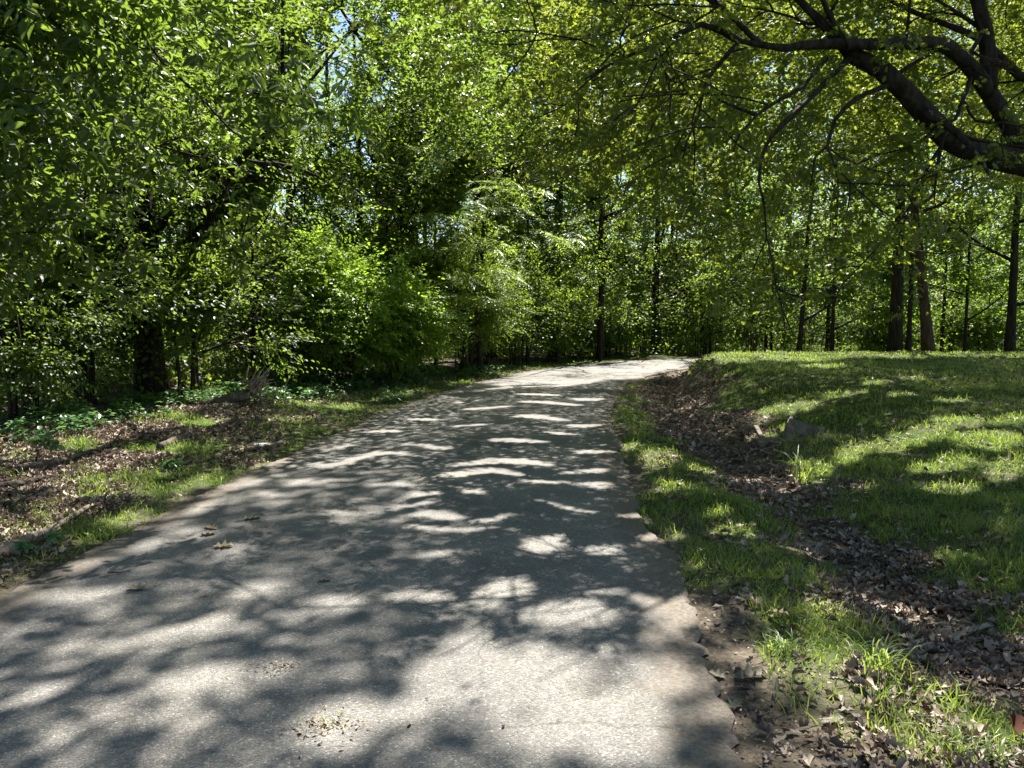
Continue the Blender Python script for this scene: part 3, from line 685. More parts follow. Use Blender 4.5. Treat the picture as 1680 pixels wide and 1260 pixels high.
ov = [overhead(count(14 * 17, 2.9, .078), (-2, 12), (4, 21), lambda x, y: x > -1 + wob(x, y)),                                   # the oak, in view
      overhead(count(14 * 11, 2.7, .13), (-2, 12), (-7, 4), lambda x, y: x > -1 + wob(x, y), 10.5, .1, 3.5, .13),                     # added to the oak unseen, over and behind the camera, blocking sky and sun
      overhead(count(7 * 15, 2.6, .13), (-7, 0), (-7, 8), lambda x, y: (x <= -1 + wob(x, y)) & (x > -3.5 - .3 * (y < 3)), 9.5, .1, 3.5, .13),   # added unseen to the neighbour left of the camera, to shade the road
      overhead(count(7 * 12, 2.6, .10), (-7, 0), (8, 20), lambda x, y: (x <= -1 + wob(x, y)) & (x > np.where(y < 13, -4.6, -3.4)), 4.2, .15, 2.4, .10, 0),
      overhead(count(3 * 7, 1.1, .11), (-6.6, -3.4), (3.0, 9), lambda x, y: (x < -3.5) & (y < 8.6), 3.0, .14, 2.2, .11, 0)]      # boughs hanging over the left verge  # the tall tree by the leaf bank
v, fs, lp = merge(oak_parts + [ov[0][1], ov[1][1]])
link_mesh('crown', v, fs, lp, M['oak_leaf'], oak_t, True, oak_base)
ov_left = ov[2]

# the neighbour that stands left of the camera; its unseen crown is added to shade the road, its outer boughs hang into the picture
def left_tree():
    base = np.array([-7.3, 4.6, float(terrain(-7.3, 4.6))])
    t = thing('hickory_tree', 'near tree whose long glossy leaves hang in at the upper left', 'tree', base)
    mb = MB(); top = base + np.array([.4, .6, 12])
    mb.tube([base + (0, 0, -.2), base + (.05, 0, 1), base + (.1, .1, 4), base + (.2, .4, 8), top], [.36, .27, .22, .15, .05], 10, step=.4, wob=.05)
    sites = []
    for k, (tgt, z0) in enumerate([((-3.6, 7.0, 5.0), 3.6), ((-4.6, 6.6, 3.9), 3.0), ((-4.3, 8.6, 4.6), 3.4), ((-2.6, 7.6, 6.0), 4.6), ((-5.2, 7.4, 2.9), 2.6), ((-2.2, 9.4, 6.6), 5.4), ((-3.4, 9.4, 6.0), 4.8)]):
        s = base + (.1, .1, z0); d = np.array(tgt) - s
        branch_sites(mb, s, d + np.array([0, 0, .5]), np.linalg.norm(d) * 1.0, .06, 2, sites, up=-.25, kids=4)
    for k in range(7):
        p = ov_left[0][rng.integers(len(ov_left[0]))]; s = base + (.2, .4, 6 + .5 * k)
        mb.tube([s, (s + p) / 2 + (0, 0, .8), p], [.09, .06, .02], 6, step=.5)
    mb.build('trunk', M['bark'], t, base)
    O = np.array([s[0] for s in sites]); D = np.array([s[1] for s in sites])
    n = 2600; pk = rng.integers(0, len(O), n); Oo = O[pk] + rng.normal(size=(n, 3)) * .28
    u, v = project(Oo); k = (u < 560 - .5 * np.maximum(0, v - 60)) & (Oo[:, 1] > 4.4)
    Oo, Dd = Oo[k], jitter(D[pk][k] * (1, 1, .4), .5)
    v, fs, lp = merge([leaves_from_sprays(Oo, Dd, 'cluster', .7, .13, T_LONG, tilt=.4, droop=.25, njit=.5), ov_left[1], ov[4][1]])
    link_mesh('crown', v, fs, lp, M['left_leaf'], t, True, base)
left_tree()

# ------------------------------------------------------------------ the wood: trees one can tell apart
def limb_extra(t, name, pts, r, base, mat='bark'):
    mb = MB(); P = np.array([at(*p) for p in pts]); mb.tube(P, np.linspace(r[0], r[1], len(P)), 7, step=.2, wob=.04)
    tr = [c for c in t.children if c.name.split('.')[0] == 'trunk'][0]
    o = mb.build(name, M[mat], tr); o.location = -np.array(base)
def kids_of(t): return [o for o in bpy.data.objects if o.parent == t]
b = gpos(245, 14.5)
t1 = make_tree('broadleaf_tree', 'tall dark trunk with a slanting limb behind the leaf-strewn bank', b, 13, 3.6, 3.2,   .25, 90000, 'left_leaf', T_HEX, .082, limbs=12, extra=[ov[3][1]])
limb_extra(t1, 'limb', [(250, 470, 14.5), (300, 412, 14.0), (347, 353, 13.6), (370, 300, 13.3), (393, 263, 13.1), (425, 232, 12.9), (470, 180, 12.8), (520, 120, 12.8), (560, 70, 12.9)], (.11, .015), t1.location)
limb_extra(t1, 'limb', [(393, 263, 13.1), (425, 268, 13.0), (460, 270, 12.9), (500, 281, 12.8), (524, 291, 12.7)], (.05, .02), t1.location)
b = gpos(785, 26)
t3 = make_tree('broadleaf_tree', 'tree with one long limb arching down over the middle of the wood edge', b, 14, 3.8, 5.0, .24, 48000, 'wood_leaf', T_QUAD, .10, limbs=11)
limb_extra(t3, 'limb', [(785, 385, 26), (783, 320, 25.6), (770, 280, 25.2), (750, 248, 24.8), (722, 212, 24.4), (690, 195, 24), (640, 180, 23.6)], (.16, .07), t3.location)
t4 = make_tree('broadleaf_tree', 'tree with a forked dark trunk showing high among pale leaves', gpos(800, 30), 15, 3.8, 7.5, .3, 42000, 'far_leaf', T_QUAD, .11, limbs=10)
limb_extra(t4, 'limb', [(800, 225, 29.5), (815, 165, 29.3), (832, 112, 29.1), (870, 90, 29)], (.16, .06), t4.location)
make_tree('broadleaf_tree', 'straight dark trunk standing over the far bend of the road', gpos(915, 31), 15, 3.6, 5.0, .26, 42000, 'wood_leaf', T_QUAD, .10)
make_tree('broadleaf_tree', 'ivy-dark upright trunk left of the arching limb', gpos(668, 24), 14, 3.4, 4.6, .28, 46000, 'wood_leaf', T_QUAD, .095)
t6 = make_tree('broadleaf_tree', 'tree with spread bare limbs beside a gap of sky', gpos(985, 29), 13, 3.4, 5.6, .13, 30000, 'far_leaf', T_QUAD, .12)
limb_extra(t6, 'limb', [(985, 330, 29), (1010, 312, 28.7), (1050, 290, 28.4), (1090, 265, 28)], (.06, .02), t6.location)
# beyond the lawn
make_tree('broadleaf_tree', 'thick straight dark trunk beyond the lawn beside the leaning one', gpos(1467, 24), 13, 3.4, 4.4, .21, 22000, 'oak_leaf', T_QUAD, .11)
make_tree('broadleaf_tree', 'reddish leaning trunk beyond the lawn', gpos(1526, 23), 12, 3.2, 4.6, .17, 18000, 'oak_leaf', T_QUAD, .11, bark='red_bark', lean=(-1.45, .4), bend=.03)
make_tree('broadleaf_tree', 'thin dark trunk between the straight and the leaning trunk', gpos(1490, 26), 12, 2.6, 4.8, .09, 14000, 'wood_leaf', T_QUAD, .11)
make_tree('broadleaf_tree', 'broad shaded trunk at the lawn end, farthest to the right', gpos(1656, 24), 13, 3.2, 1.6, .14, 26000, 'wood_leaf', T_QUAD, .11)
make_tree('broadleaf_tree', 'slender trunk standing alone in bright leaves right of the leaning trunk', gpos(1582, 27), 12, 2.6, 1.2, .06, 14000, 'far_leaf', T_QUAD, .12)
make_tree('broadleaf_tree', 'slender dark trunk left of the thick straight one', gpos(1365, 27), 12, 2.8, 1.2, .07, 18000, 'far_leaf', T_QUAD, .12)
make_tree('broadleaf_tree', 'slim slightly slanting trunk where the lawn meets the brush', gpos(1310, 26), 11, 2.6, 1.2, .09, 16000, 'wood_leaf', T_QUAD, .11, lean=(.5, 0))
make_tree('broadleaf_tree', 'pole-thin sapling in front of the shaded broad trunk', gpos(1545, 29), 11, 2.4, 2.2, .07, 12000, 'far_leaf', T_QUAD, .12)
# look-alikes deeper in
LW = 'woodland tree crowded behind the shrubs left of the road'
for x, y, h, cr in [(-10.5, 9, 12, 3.4), (-9.2, 13, 13, 3.4), (-8.2, 17.5, 14, 3.6), (-6.0, 21, 13, 3.4), (-12.5, 17, 15, 4), (-10.5, 23, 15, 4), (-3.2, 25.5, 14, 3.4), (-6.5, 28, 16, 4), (-4.6, 23.5, 12, 3.2), (-8.6, 26, 14, 3.8), (-13.5, 12, 13, 3.6)]:
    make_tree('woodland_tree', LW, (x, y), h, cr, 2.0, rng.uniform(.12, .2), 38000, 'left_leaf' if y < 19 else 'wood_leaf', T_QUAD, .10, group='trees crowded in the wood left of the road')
BW = 'woodland tree in the far rows behind the road bend'
for x, y, h, cr in [(-1.5, 32, 15, 3.8), (4.2, 36, 14, 3.8), (8.0, 39, 14, 3.8), (1.2, 39, 17, 4), (11.5, 36, 12, 3.4), (-4, 36, 16, 4), (6.2, 33.5, 12, 3.2), (8.6, 35, 12, 3.4), (10.2, 38, 14, 3.6), (14.5, 41, 15, 3.8)]:
    make_tree('woodland_tree', BW, (x, y), h, cr, 2.2, rng.uniform(.12, .2), 34000, 'wood_leaf', T_QUAD, .12, group='trees in the rows behind the bend')
RW = 'thin woodland tree in the bright rows beyond the lawn'
for x, y, h, cr in [(13.5, 33, 12, 3), (17.0, 30, 12, 3.2), (19.5, 34, 13, 3.4), (23, 31, 12, 3.4), (16, 38, 13, 3.4), (25.5, 36, 13, 3.6), (10.5, 32, 11, 3), (21, 40, 15, 3.8), (28, 40, 15, 4), (12.2, 30, 9, 2.4)]:
    make_tree('woodland_tree', RW, (x, y), h, cr, 1.2, rng.uniform(.06, .10), 40000, 'far_leaf', T_QUAD, .12, group='trees in the rows beyond the lawn')

# ------------------------------------------------------------------ shrubs along the wood edge
make_shrub('shrub', 'big sunlit yellow-green bush mounding toward the road edge', gpos(560, 17.6), 2.2, 1.7, 3.5, 36000, 'bright_leaf', T_HEX, .085, stems=16, filt=False)
make_shrub('shrub', 'sunlit bush drooping low beside the grass verge', gpos(655, 18.6), 1.4, 1.2, 2.6, 15000, 'bright_leaf', T_HEX, .075, filt=False)
make_shrub('shrub', 'tall olive bush with fine twigs between the bright bush and the bend', gpos(765, 22), 1.7, 1.5, 4.4, 28000, 'wood_leaf', T_QUAD, .066, stems=14, filt=False)
make_shrub('shrub', 'dark bush hanging over the far left edge of the road', gpos(850, 25.5), 1.9, 1.4, 3.6, 16000, 'wood_leaf', T_QUAD, .085)
make_shrub('shrub', 'pale whitish-leaved bush at the leftmost edge of the wood', gpos(30, 10.6), 1.4, 1.2, 3.0, 20000, 'left_leaf', T_HEX, .068, stems=12)
make_shrub('shrub', 'layered glossy bush in front of the tall dark trunk', gpos(300, 13.4), 1.5, 1.0, 3.6, 20000, 'left_leaf', T_HEX, .08, zlow=1.7, stems=4)
make_shrub('shrub', 'shaded bush right of the tall dark trunk behind the brush pile', gpos(430, 16.2), 1.4, 1.1, 3.0, 17000, 'left_leaf', T_HEX, .066, zlow=.3)
make_shrub('shrub', 'dim bush in the gap between the pale bush and the dark trunk', gpos(135, 13), 1.5, 1.2, 3.4, 18000, 'left_leaf', T_HEX, .072, zlow=.5)
for i, (u, d, rx, h, mt, lab) in enumerate([
    (905, 27.6, 1.7, 3.4, 'wood_leaf', 'dense dark bush covering the foot of the straight trunk over the bend'),
    (985, 30.2, 1.8, 3.0, 'wood_leaf', 'dark overhanging bush against the far curve, middle of the bend'),
    (1015, 32.5, 2.4, 3.2, 'wood_leaf', 'low shaded bush right behind the far curve of the road'),
    (1060, 33, 2.2, 3.6, 'wood_leaf', 'dense bush at the back of the bend where the road leaves view'),
    (1150, 31.5, 1.8, 3.6, 'wood_leaf', 'bush with grey-green sprays where the lawn crest begins'),
    (1230, 30, 1.8, 3.8, 'far_leaf', 'pale arching thicket beyond the lawn crest left of the slim trunks'),
    (1330, 31, 1.8, 2.8, 'far_leaf', 'bright brush between the two slender trunks beyond the lawn'),
    (1420, 30, 1.6, 2.6, 'far_leaf', 'brush just left of the thick straight trunk'),
    (1560, 31, 1.8, 2.4, 'far_leaf', 'bright brush just right of the leaning trunk'),
    (1625, 29, 1.8, 2.8, 'far_leaf', 'brush next to the broad shaded trunk')]):
    make_shrub('shrub', lab, gpos(u, d), rx, 1.6, h, 13000, mt, T_QUAD, .10)
UL = [(415, 16.4, 5.6, 1.7, 'left_leaf', T_HEX, .085, 'small layered tree rising behind the brush pile between dark trunk and bright bush'),
      (505, 19.2, 6.4, 1.8, 'bright_leaf', T_HEX, .085, 'slim light-green tree standing right behind the big sunlit bush'),
      (640, 21.0, 6.2, 1.8, 'wood_leaf', T_QUAD, .09, 'small leafy tree between the big sunlit bush and the feathery tree'),
      (715, 23.4, 7.0, 2.0, 'wood_leaf', T_QUAD, .095, 'small full-crowned tree just behind the feathery fronds'),
      (865, 28.0, 7.0, 2.1, 'wood_leaf', T_QUAD, .10, 'small bushy tree over the dark bush at the far left road edge'),
      (985, 27.9, 6.2, 1.7, 'wood_leaf', T_QUAD, .10, 'small bushy tree in front of the spread bare limbs at the bend'),
      (1070, 34.0, 7.6, 2.4, 'far_leaf', T_QUAD, .11, 'small pale tree behind the point where the road leaves view'),
      (1165, 31.0, 6.6, 2.2, 'far_leaf', T_QUAD, .105, 'small pale arching tree where the lawn crest meets the brush'),
      (1265, 30.5, 6.6, 2.2, 'far_leaf', T_QUAD, .105, 'small bright tree above the pale thicket beyond the lawn'),
      (320, 13.6, 5.0, 1.5, 'left_leaf', T_HEX, .085, 'small glossy tree leaning out right of the tall dark trunk'),
      (120, 12.2, 5.2, 1.6, 'left_leaf', T_HEX, .085, 'small glossy tree rising between the pale bush and the dark trunk')]
for u, d, h, cr, mt, tm, lf, lab in UL:
    make_tree('understory_tree', lab, gpos(u, d), h, cr, .9, .055, 15000, mt, tm, lf, limbs=10, size=.85)
def silk_tree():
    base = np.array([*gpos(790, 21.5), 0.0]); t = thing('silk_tree', 'slender tree with flat feathery pale fronds beside the bend', 'tree', base); mb = MB(); O = []
    fr = [(735, 355, 20.5), (790, 330, 20.2), (850, 345, 20), (870, 300, 20.3), (880, 385, 20), (770, 400, 20), (700, 360, 20.8), (740, 450, 19.6), (690, 250, 21), (800, 440, 20), (765, 490, 19.4), (640, 300, 21), (830, 300, 20.5), (1010, 215, 20.5), (1050, 230, 20.2), (1040, 200, 20.8), (720, 520, 19.2), (680, 480, 19.6)]
    mb.tube([base + (0, 0, -.1), base + (-.1, 0, 1.5), base + (0, .1, 3), base + (.3, .1, 5), at(900, 200, 21)], [.09, .075, .06, .04, .02], 7, step=.3)
    for f in fr:
        p = at(*f); s = base + np.array([.05, .05, max(.8, min(5.4, p[2] - .9))])
        mb.tube([s, (s + p) / 2 + (0, 0, .25), p], [.02, .014, .006], 5, step=.3)
        for k in range(7): O.append(p + rng.normal(size=3) * (.45, .4, .12))
    mb.build('trunk', M['bark'], t, base)
    O = np.array(O); D = np.tile([.5, -.6, -.1], (len(O), 1)) + rng.normal(size=(len(O), 3)) * (.5, .4, .08)
    v, fs, lp = leaves_from_sprays(O, D, 'fern', 1.05, .16, T_PINNA, tilt=.12, filt=False, njit=.1)
    link_mesh('crown', v, fs, lp, M['silk_leaf'], t, True, base)
silk_tree()

# ------------------------------------------------------------------ far wood, one mass
def far_wood():
    n = 250000
    a = np.where(rng.random(n) < .68, rng.uniform(-.80, .85, n), rng.uniform(.06, .62, n)); d = rng.uniform(42, 60, n); z = rng.uniform(0, 1, n) ** 1.15 * np.where(a > .15, 15, 21)
    P = np.column_stack([np.sin(a) * d, np.cos(a) * d, z + .2])
    k = (N1(P[:, 0] * .5 + P[:, 1] * .3, P[:, 2], .12) + .3 * N2(P[:, 0], P[:, 2], .5) > -1.15 + .09 * np.maximum(0, P[:, 2] - 8)); P = P[k]
    k = (envelope_filter(P) | (rng.random(len(P)) < .5)) & gap_filter(P); P = P[k]; n = len(P)
    v1 = instance(P, rng.normal(size=(n, 3)), jitter(np.tile([0, -.2, 1.0], (n, 1)), .6), rng.uniform(.2, .36, n), T_QUAD)
    v, fs, lp = v1; o = link_mesh('far_woods', v, fs, lp, M['far_leaf']); o['kind'] = 'stuff'
def undergrowth():
    """tangle between the trunks, nothing one could count"""
    parts = []
    for n, xr, yr, h, leaf in [(90000, (-17, -2.5), (13, 33), 4.2, .12), (60000, (-4, 12), (29, 42), 4.5, .15), (60000, (7, 30), (27, 42), 3.6, .15), (20000, (-15, -7.5), (9, 15), 3.6, .10)]:
        x = rng.uniform(*xr, n); y = rng.uniform(*yr, n); z = h * rng.random(n) ** 1.25
        sr, sl = sdr(x, y), sdl(x, y)
        lim = h * (.35 + .65 * sstep(-.9, .9, N1(x, y, .25) + .5 * N2(x, y, .7)))
        k = (z < lim) & visible(x, y, 1.5) & ((sl > np.where(y < 24, 3.0, 1.4)) | ((sr > 0) & (y > 27) & (x > 8)) | (sr > 3))
        k &= ~((sr > 0) & (y < 27.5)); x, y, z = x[k], y[k], z[k]; n = len(x)
        P = np.column_stack([x, y, z + .05]); kk = sunlit_filter(P); P = P[kk]; n = len(P)
        parts.append(instance(P, rng.normal(size=(n, 3)), jitter(np.tile([0, 0, 1.0], (n, 1)), .55), leaf * rng.uniform(.6, 1.25, n), T_QUAD))
    v, fs, lp = merge(parts); o = link_mesh('undergrowth', v, fs, lp, M['wood_leaf']); o['kind'] = 'stuff'
def visible(x, y, m=.6):
    return (np.abs(x) < .68 * y + m)
undergrowth()
far_wood()

# ------------------------------------------------------------------ grass, ground cover, leaf litter
def scatter(n, x0, x1, y0, y1): return rng.uniform(x0, x1, n), rng.uniform(y0, y1, n)
def visible(x, y, m=.6):
    return (np.abs(x) < .68 * y + m)
def grass_field(name, ybins, accept, mat, h, w0):
    parts = []
    for y0, y1, dens, wk, hk in ybins:
        xa, xb = -.68 * y1 - .6, .68 * y1 + .6
        n = int(dens * (xb - xa) * (y1 - y0)); x, y = scatter(n, xa, xb, y0, y1)
        z, sr, sl, ssw = terrain(x, y, True)
        g = grass_cover(x, y, sr, sl, ssw)
        k = visible(x, y) & (rng.random(n) < g * accept(x, y, sr, sl)); x, y, z = x[k], y[k], z[k]; n = len(x)
        if n == 0: continue
        cl = .5 + .5 * np.clip(N3(x, y, .9) * .7 + N4(x, y, 2.5) * .4, -1, 1)
        S = h * hk * rng.uniform(.45, 1.0, n) * (.6 + .8 * cl)
        A = np.column_stack([rng.normal(size=n) * .42, rng.normal(size=n) * .42, np.ones(n)]); Nn = rng.normal(size=(n, 3)) * (1, 1, .2)
        P = np.column_stack([x, y, z - .01]); W = w0 * wk * rng.uniform(.7, 1.3, n)
        m = rng.random(n) < .5
        parts += [instance(P[m], A[m], Nn[m], S[m], T_BLADE1, W[m]), instance(P[~m], A[~m], Nn[~m], S[~m], T_BLADE2, W[~m])]
    v, fs, lp = merge(parts); o = link_mesh(name, v, fs, lp, M[mat], smooth=False); o['kind'] = 'stuff'; return o
BINS = [(1.9, 3.2, 3200, 1, 1), (3.2, 4.6, 3000, 1.05, 1), (4.6, 6.5, 2200, 1.2, .95), (6.5, 9, 1500, 1.5, .9), (9, 12, 750, 1.9, .85), (12, 16, 480, 2.4, .8), (16, 20, 330, 3.0, .75), (20, 27, 160, 3.8, .8)]
grass_field('lawn_grass', BINS, lambda x, y, sr, sl: (sr > -.09) * 1.0, 'grass', .105, .0056)
grass_field('verge_grass', BINS, lambda x, y, sr, sl: (sl > -.07) * .7, 'verge_grass', .11, .0056)

def litter(name, n, acc, size, mat='dry_leaf', yr=(1.8, 24), tm=T_DRY):
    y = yr[0] + (yr[1] - yr[0]) * rng.random(n) ** 1.7; x = rng.uniform(-1, 1, n) * (.68 * y + .7)
    z, sr, sl, ssw = terrain(x, y, True); g = grass_cover(x, y, sr, sl, ssw)
    k = rng.random(n) < acc(x, y, sr, sl, ssw, g); x, y, z = x[k], y[k], z[k]; n = len(x)
    A = rng.normal(size=(n, 3)) * (1, 1, .3); Nn = jitter(np.tile([0, 0, 1.0], (n, 1)), .5)
    S = size * rng.uniform(.35, 1.2, n) * (1 + .02 * y); P = np.column_stack([x, y, z + .004 + .022 * rng.random(n)])
    pick = rng.random(n); parts = []
    crumpled = T_DRY[0].copy(); crumpled[:, 2] = crumpled[:, 2] * 1.9 + .35 * (crumpled[:, 1] - .45) ** 2; crumpled[:, 0] *= .72
    rolled = T_HEX[0].copy(); rolled[:, 2] += 1.1 * np.abs(rolled[:, 0]); rolled[:, 0] *= .8
    shred = np.array([(0,0,0),(.22,.2,.1),(.1,.55,.02),(.2,.9,.12),(-.05,.7,.06),(-.24,.5,.14),(-.08,.25,.02)])
    kinds = [(T_DRY, .28), ((crumpled, T_DRY[1]), .55), ((rolled, T_HEX[1]), .75), ((shred, [(0,1,2,6),(6,2,4,5),(2,3,4)]), 1.01)] if tm is T_DRY else [(T_QUAD, .6), (((T_LONG[0] * np.array([.35, 1.6, 1])), T_LONG[1]), 1.01)]
    lo_ = 0
    for tk, hi_ in kinds:
        m = (pick >= lo_) & (pick < hi_); lo_ = hi_
        parts.append(instance(P[m], A[m], Nn[m], S[m], tk))
    v, fs, lp = merge(parts)
    o = link_mesh(name, v, fs, lp, M[mat]); o['kind'] = 'stuff'; return o
litter('leaf_litter', 380000, lambda x, y, sr, sl, ssw, g: np.where((sr > .1), sstep(.25, .7, sr + .2 * N2(x, y, .8) - .15 * sstep(4.8, 3.4, y)) * np.clip(.62 + .45 * N4(x, y, .8) + .3 * N3(x, y, 2.0), .12, 1) * (1 - g) ** 2 * sstep(1.0, .3, np.abs(sr - ssw) - .5) + .025, np.where(sl > .12, np.clip(1.05 - g * 1.3, 0, 1) * sstep(.1, .9, sl + .3 * N1(x, y, .8)) * sstep(9, 5, sl), 0)), .066)
litter('leaf_crumbs', 90000, lambda x, y, sr, sl, ssw, g: np.where((sr < .5) & (sl < .5), .035 + .06 * (N1(x, y, .6) > .9) + .5 * sstep(-.35, .1, np.maximum(sr, sl) + .12 * N2(x, y, 1.1)), 0) , .022, yr=(1.8, 16), tm=T_QUAD)
def ground_cover():
    n = 130000; y = rng.uniform(6.5, 22, n); x = rng.uniform(-13, 0, n)
    z, sr, sl, ssw = terrain(x, y, True)
    lo = np.interp(y, [6, 9, 11.5, 14, 18, 22], [3.6, 2.5, 2.3, 1.3, .9, .8]); band = sstep(-.2, .5, sl - lo + .35 * N1(x, y, .4)) * sstep(3.4, 2.0, sl - lo)
    clump = sstep(-.4, .7, N2(x, y, .7) + .6 * N3(x, y, 1.6))
    k = visible(x, y) & (rng.random(n) < band * (.15 + .85 * clump)); x, y, z = x[k], y[k], z[k]; n = len(x)
    P = np.column_stack([x, y, z + .03 + .22 * rng.random(n) * clump[k]])
    v, fs, lp = instance(P, rng.normal(size=(n, 3)) * (1, 1, .2) + np.array([0, 0, -.1]), jitter(np.tile([0, 0, 1.0], (n, 1)), .3), rng.uniform(.06, .12, n), T_HEX)
    o = link_mesh('ground_cover', v, fs, lp, M['cover_leaf']); o['kind'] = 'stuff'
ground_cover()

# ------------------------------------------------------------------ single things on the ground
def gp(u, v, dz=0.0):
    """the ground point seen at a pixel of the photograph"""
    x, y, z = ray(u, v); t = -CAM_H / z
    for _ in range(12):
        h = float(terrain(x * t, y * t)); t = .5 * t + .5 * ((h - CAM_H) / z)
    return np.array([x * t, y * t, float(terrain(x * t, y * t)) + dz])
def road_z(p):
    a, b = -float(sdl(p[0], p[1])), -float(sdr(p[0], p[1])); c = np.clip(a / max(.01, a + b), 0, 1)
    z = .004 + .03 * (1 - (2 * c - 1) ** 2) + .003
    return np.array([p[0], p[1], z if min(a, b) > 0 else float(terrain(p[0], p[1])) + .006])
def stick(name, label, cat, uv, r, mat, dz=.03, knots=0, group=None, fork=None):
    P = np.array([gp(u, v) for u, v in uv]); P[:, 2] += dz
    base = P.mean(0); base[2] = P[:, 2].min() - dz; t = thing(name, label, cat, base, group) if fork else None
    mb = MB(); mb.tube(P, np.linspace(r[0], r[1], len(P)), 8, step=max(.04, np.linalg.norm(P[-1] - P[0]) / 14), wob=.12)
    for k in range(knots):
        i = rng.integers(0, len(P) - 1); p = P[i] + (P[i + 1] - P[i]) * rng.random()
        mb.tube([p, p + rng.normal(size=3) * (.12, .12, .02) + np.array([0, 0, .1])], [r[1] * .7, r[1] * .3], 5)
    o = mb.build(name, M[mat], None, base); o.location = base; tag(o, label, cat, group); return o
stick('fallen_branch', 'thick crooked dead branch lying in leaves near the road edge, close to the picture corner', 'branch', [(-40, 935), (10, 912), (45, 893), (85, 876), (128, 850), (150, 835)], (.05, .012), 'dead_wood', .04, 3)
stick('fallen_log', 'long thin dark log lying along the litter at the leftmost edge', 'log', [(-30, 806), (20, 801), (50, 796), (95, 787)], (.045, .03), 'dark_wood', .03, 1)
stick('fallen_log', 'short dark log above the long thin one beside a green sprout', 'log', [(28, 778), (50, 772), (85, 766), (140, 750), (190, 732)], (.05, .02), 'grey_wood', .04, 1)
stick('fallen_log', 'weathered bark log half sunk in the leaf bank', 'log', [(262, 738), (285, 728), (312, 718)], (.05, .04), 'grey_wood', .03)
stick('broken_plank', 'brown split stick lying by the asphalt edge beside a pale scrap', 'stick', [(402, 742), (430, 737), (464, 729)], (.028, .022), 'dead_wood', .03)
stick('fallen_branch', 'pale sunlit dead branch leaning in the dark under the bushes', 'branch', [(284, 650), (292, 642), (308, 628)], (.05, .03), 'dead_wood', .12)
stick('fallen_branch', 'thin curved pale branch beside the leaning dead one', 'branch', [(296, 650), (305, 642), (330, 636), (350, 637)], (.02, .012), 'dead_wood', .10)
stick('fallen_branch', 'small pale stick lying across the crest of the lawn', 'branch', [(1332, 593), (1348, 592), (1362, 590)], (.03, .015), 'dead_wood', .05)
stick('fallen_twig', 'thin twig lying alone on the asphalt in a sunny patch', 'twig', [(432, 966), (450, 962), (478, 966)], (.005, .003), 'dark_wood', .045)
# pale scrap by the stick
p = gp(422, 734); mb = MB()
mb.hull_box([p + np.array(c) for c in [(-.12,-.04,.02),(.12,.0,.03),(.13,.07,.035),(-.09,.05,.03),(-.12,-.04,.03),(.12,.0,.042),(.13,.07,.047),(-.09,.05,.042)]])
o = mb.build('paper_scrap', M['pale_scrap'], None, p, False); o.location = p; tag(o, 'flat pale blue-grey scrap lying against a brown stick', 'scrap')
# the broken stump with splintered roots and a sprig
def brush_pile():
    p = gp(395, 665); t = thing('broken_stump', 'splintered fallen stump end with torn roots at the edge of the wood', 'stump', p)
    mb = MB(); mb.tube([p + (-.55, -.25, -.05), p + (-.2, -.05, .10), p + (.12, .08, .16)], [.09, .09, .07], 10, step=.12, wob=.12)
    mb.build('log', M['grey_wood'], t, p)
    rb = MB()
    for k in range(26):
        s = p + np.array([.1, .08, .2]) + rng.normal(size=3) * .09; e = s + np.array([.26, .12, .17]) * rng.uniform(.4, 1.2) + rng.normal(size=3) * (.1, .1, .12)
        rb.tube([s, (s + e) / 2 + rng.normal(size=3) * .03, e], [.022, .015, .005], 5)
    rb.build('root', M['dead_wood'], t, p)
    q_ = at(430, 632, 14.6); s = thing('leafy_sprig', 'pale blue-green leafy sprig arching over the splintered stump', 'sprig', gp(455, 660))
    sb = MB(); b0 = np.array(s.location); sb.tube([b0, at(452, 640, 14.4), at(430, 630, 14.3), at(400, 634, 14.1), at(378, 640, 14)], [.014, .012, .009, .006, .004], 5, step=.1)
    for e in [(470, 628), (478, 612), (462, 655), (447, 622)]: sb.tube([at(462, 648, 14.5), at(*e, 14.6)], [.008, .003], 4)
    sb.build('stem', M['dead_wood'], s, b0)
    O = np.array([at(rng.uniform(375, 440), rng.uniform(628, 645), rng.uniform(13.9, 14.4)) for _ in range(14)])
    v, fs, lp = leaves_from_sprays(O, rng.normal(size=(14, 3)) * (1, .6, .1) + np.array([-.4, -.3, 0]), 'flat', .34, .09, T_HEX, filt=False)
    link_mesh('foliage', v, fs, lp, M['cover_leaf'], s, True, b0)
brush_pile()
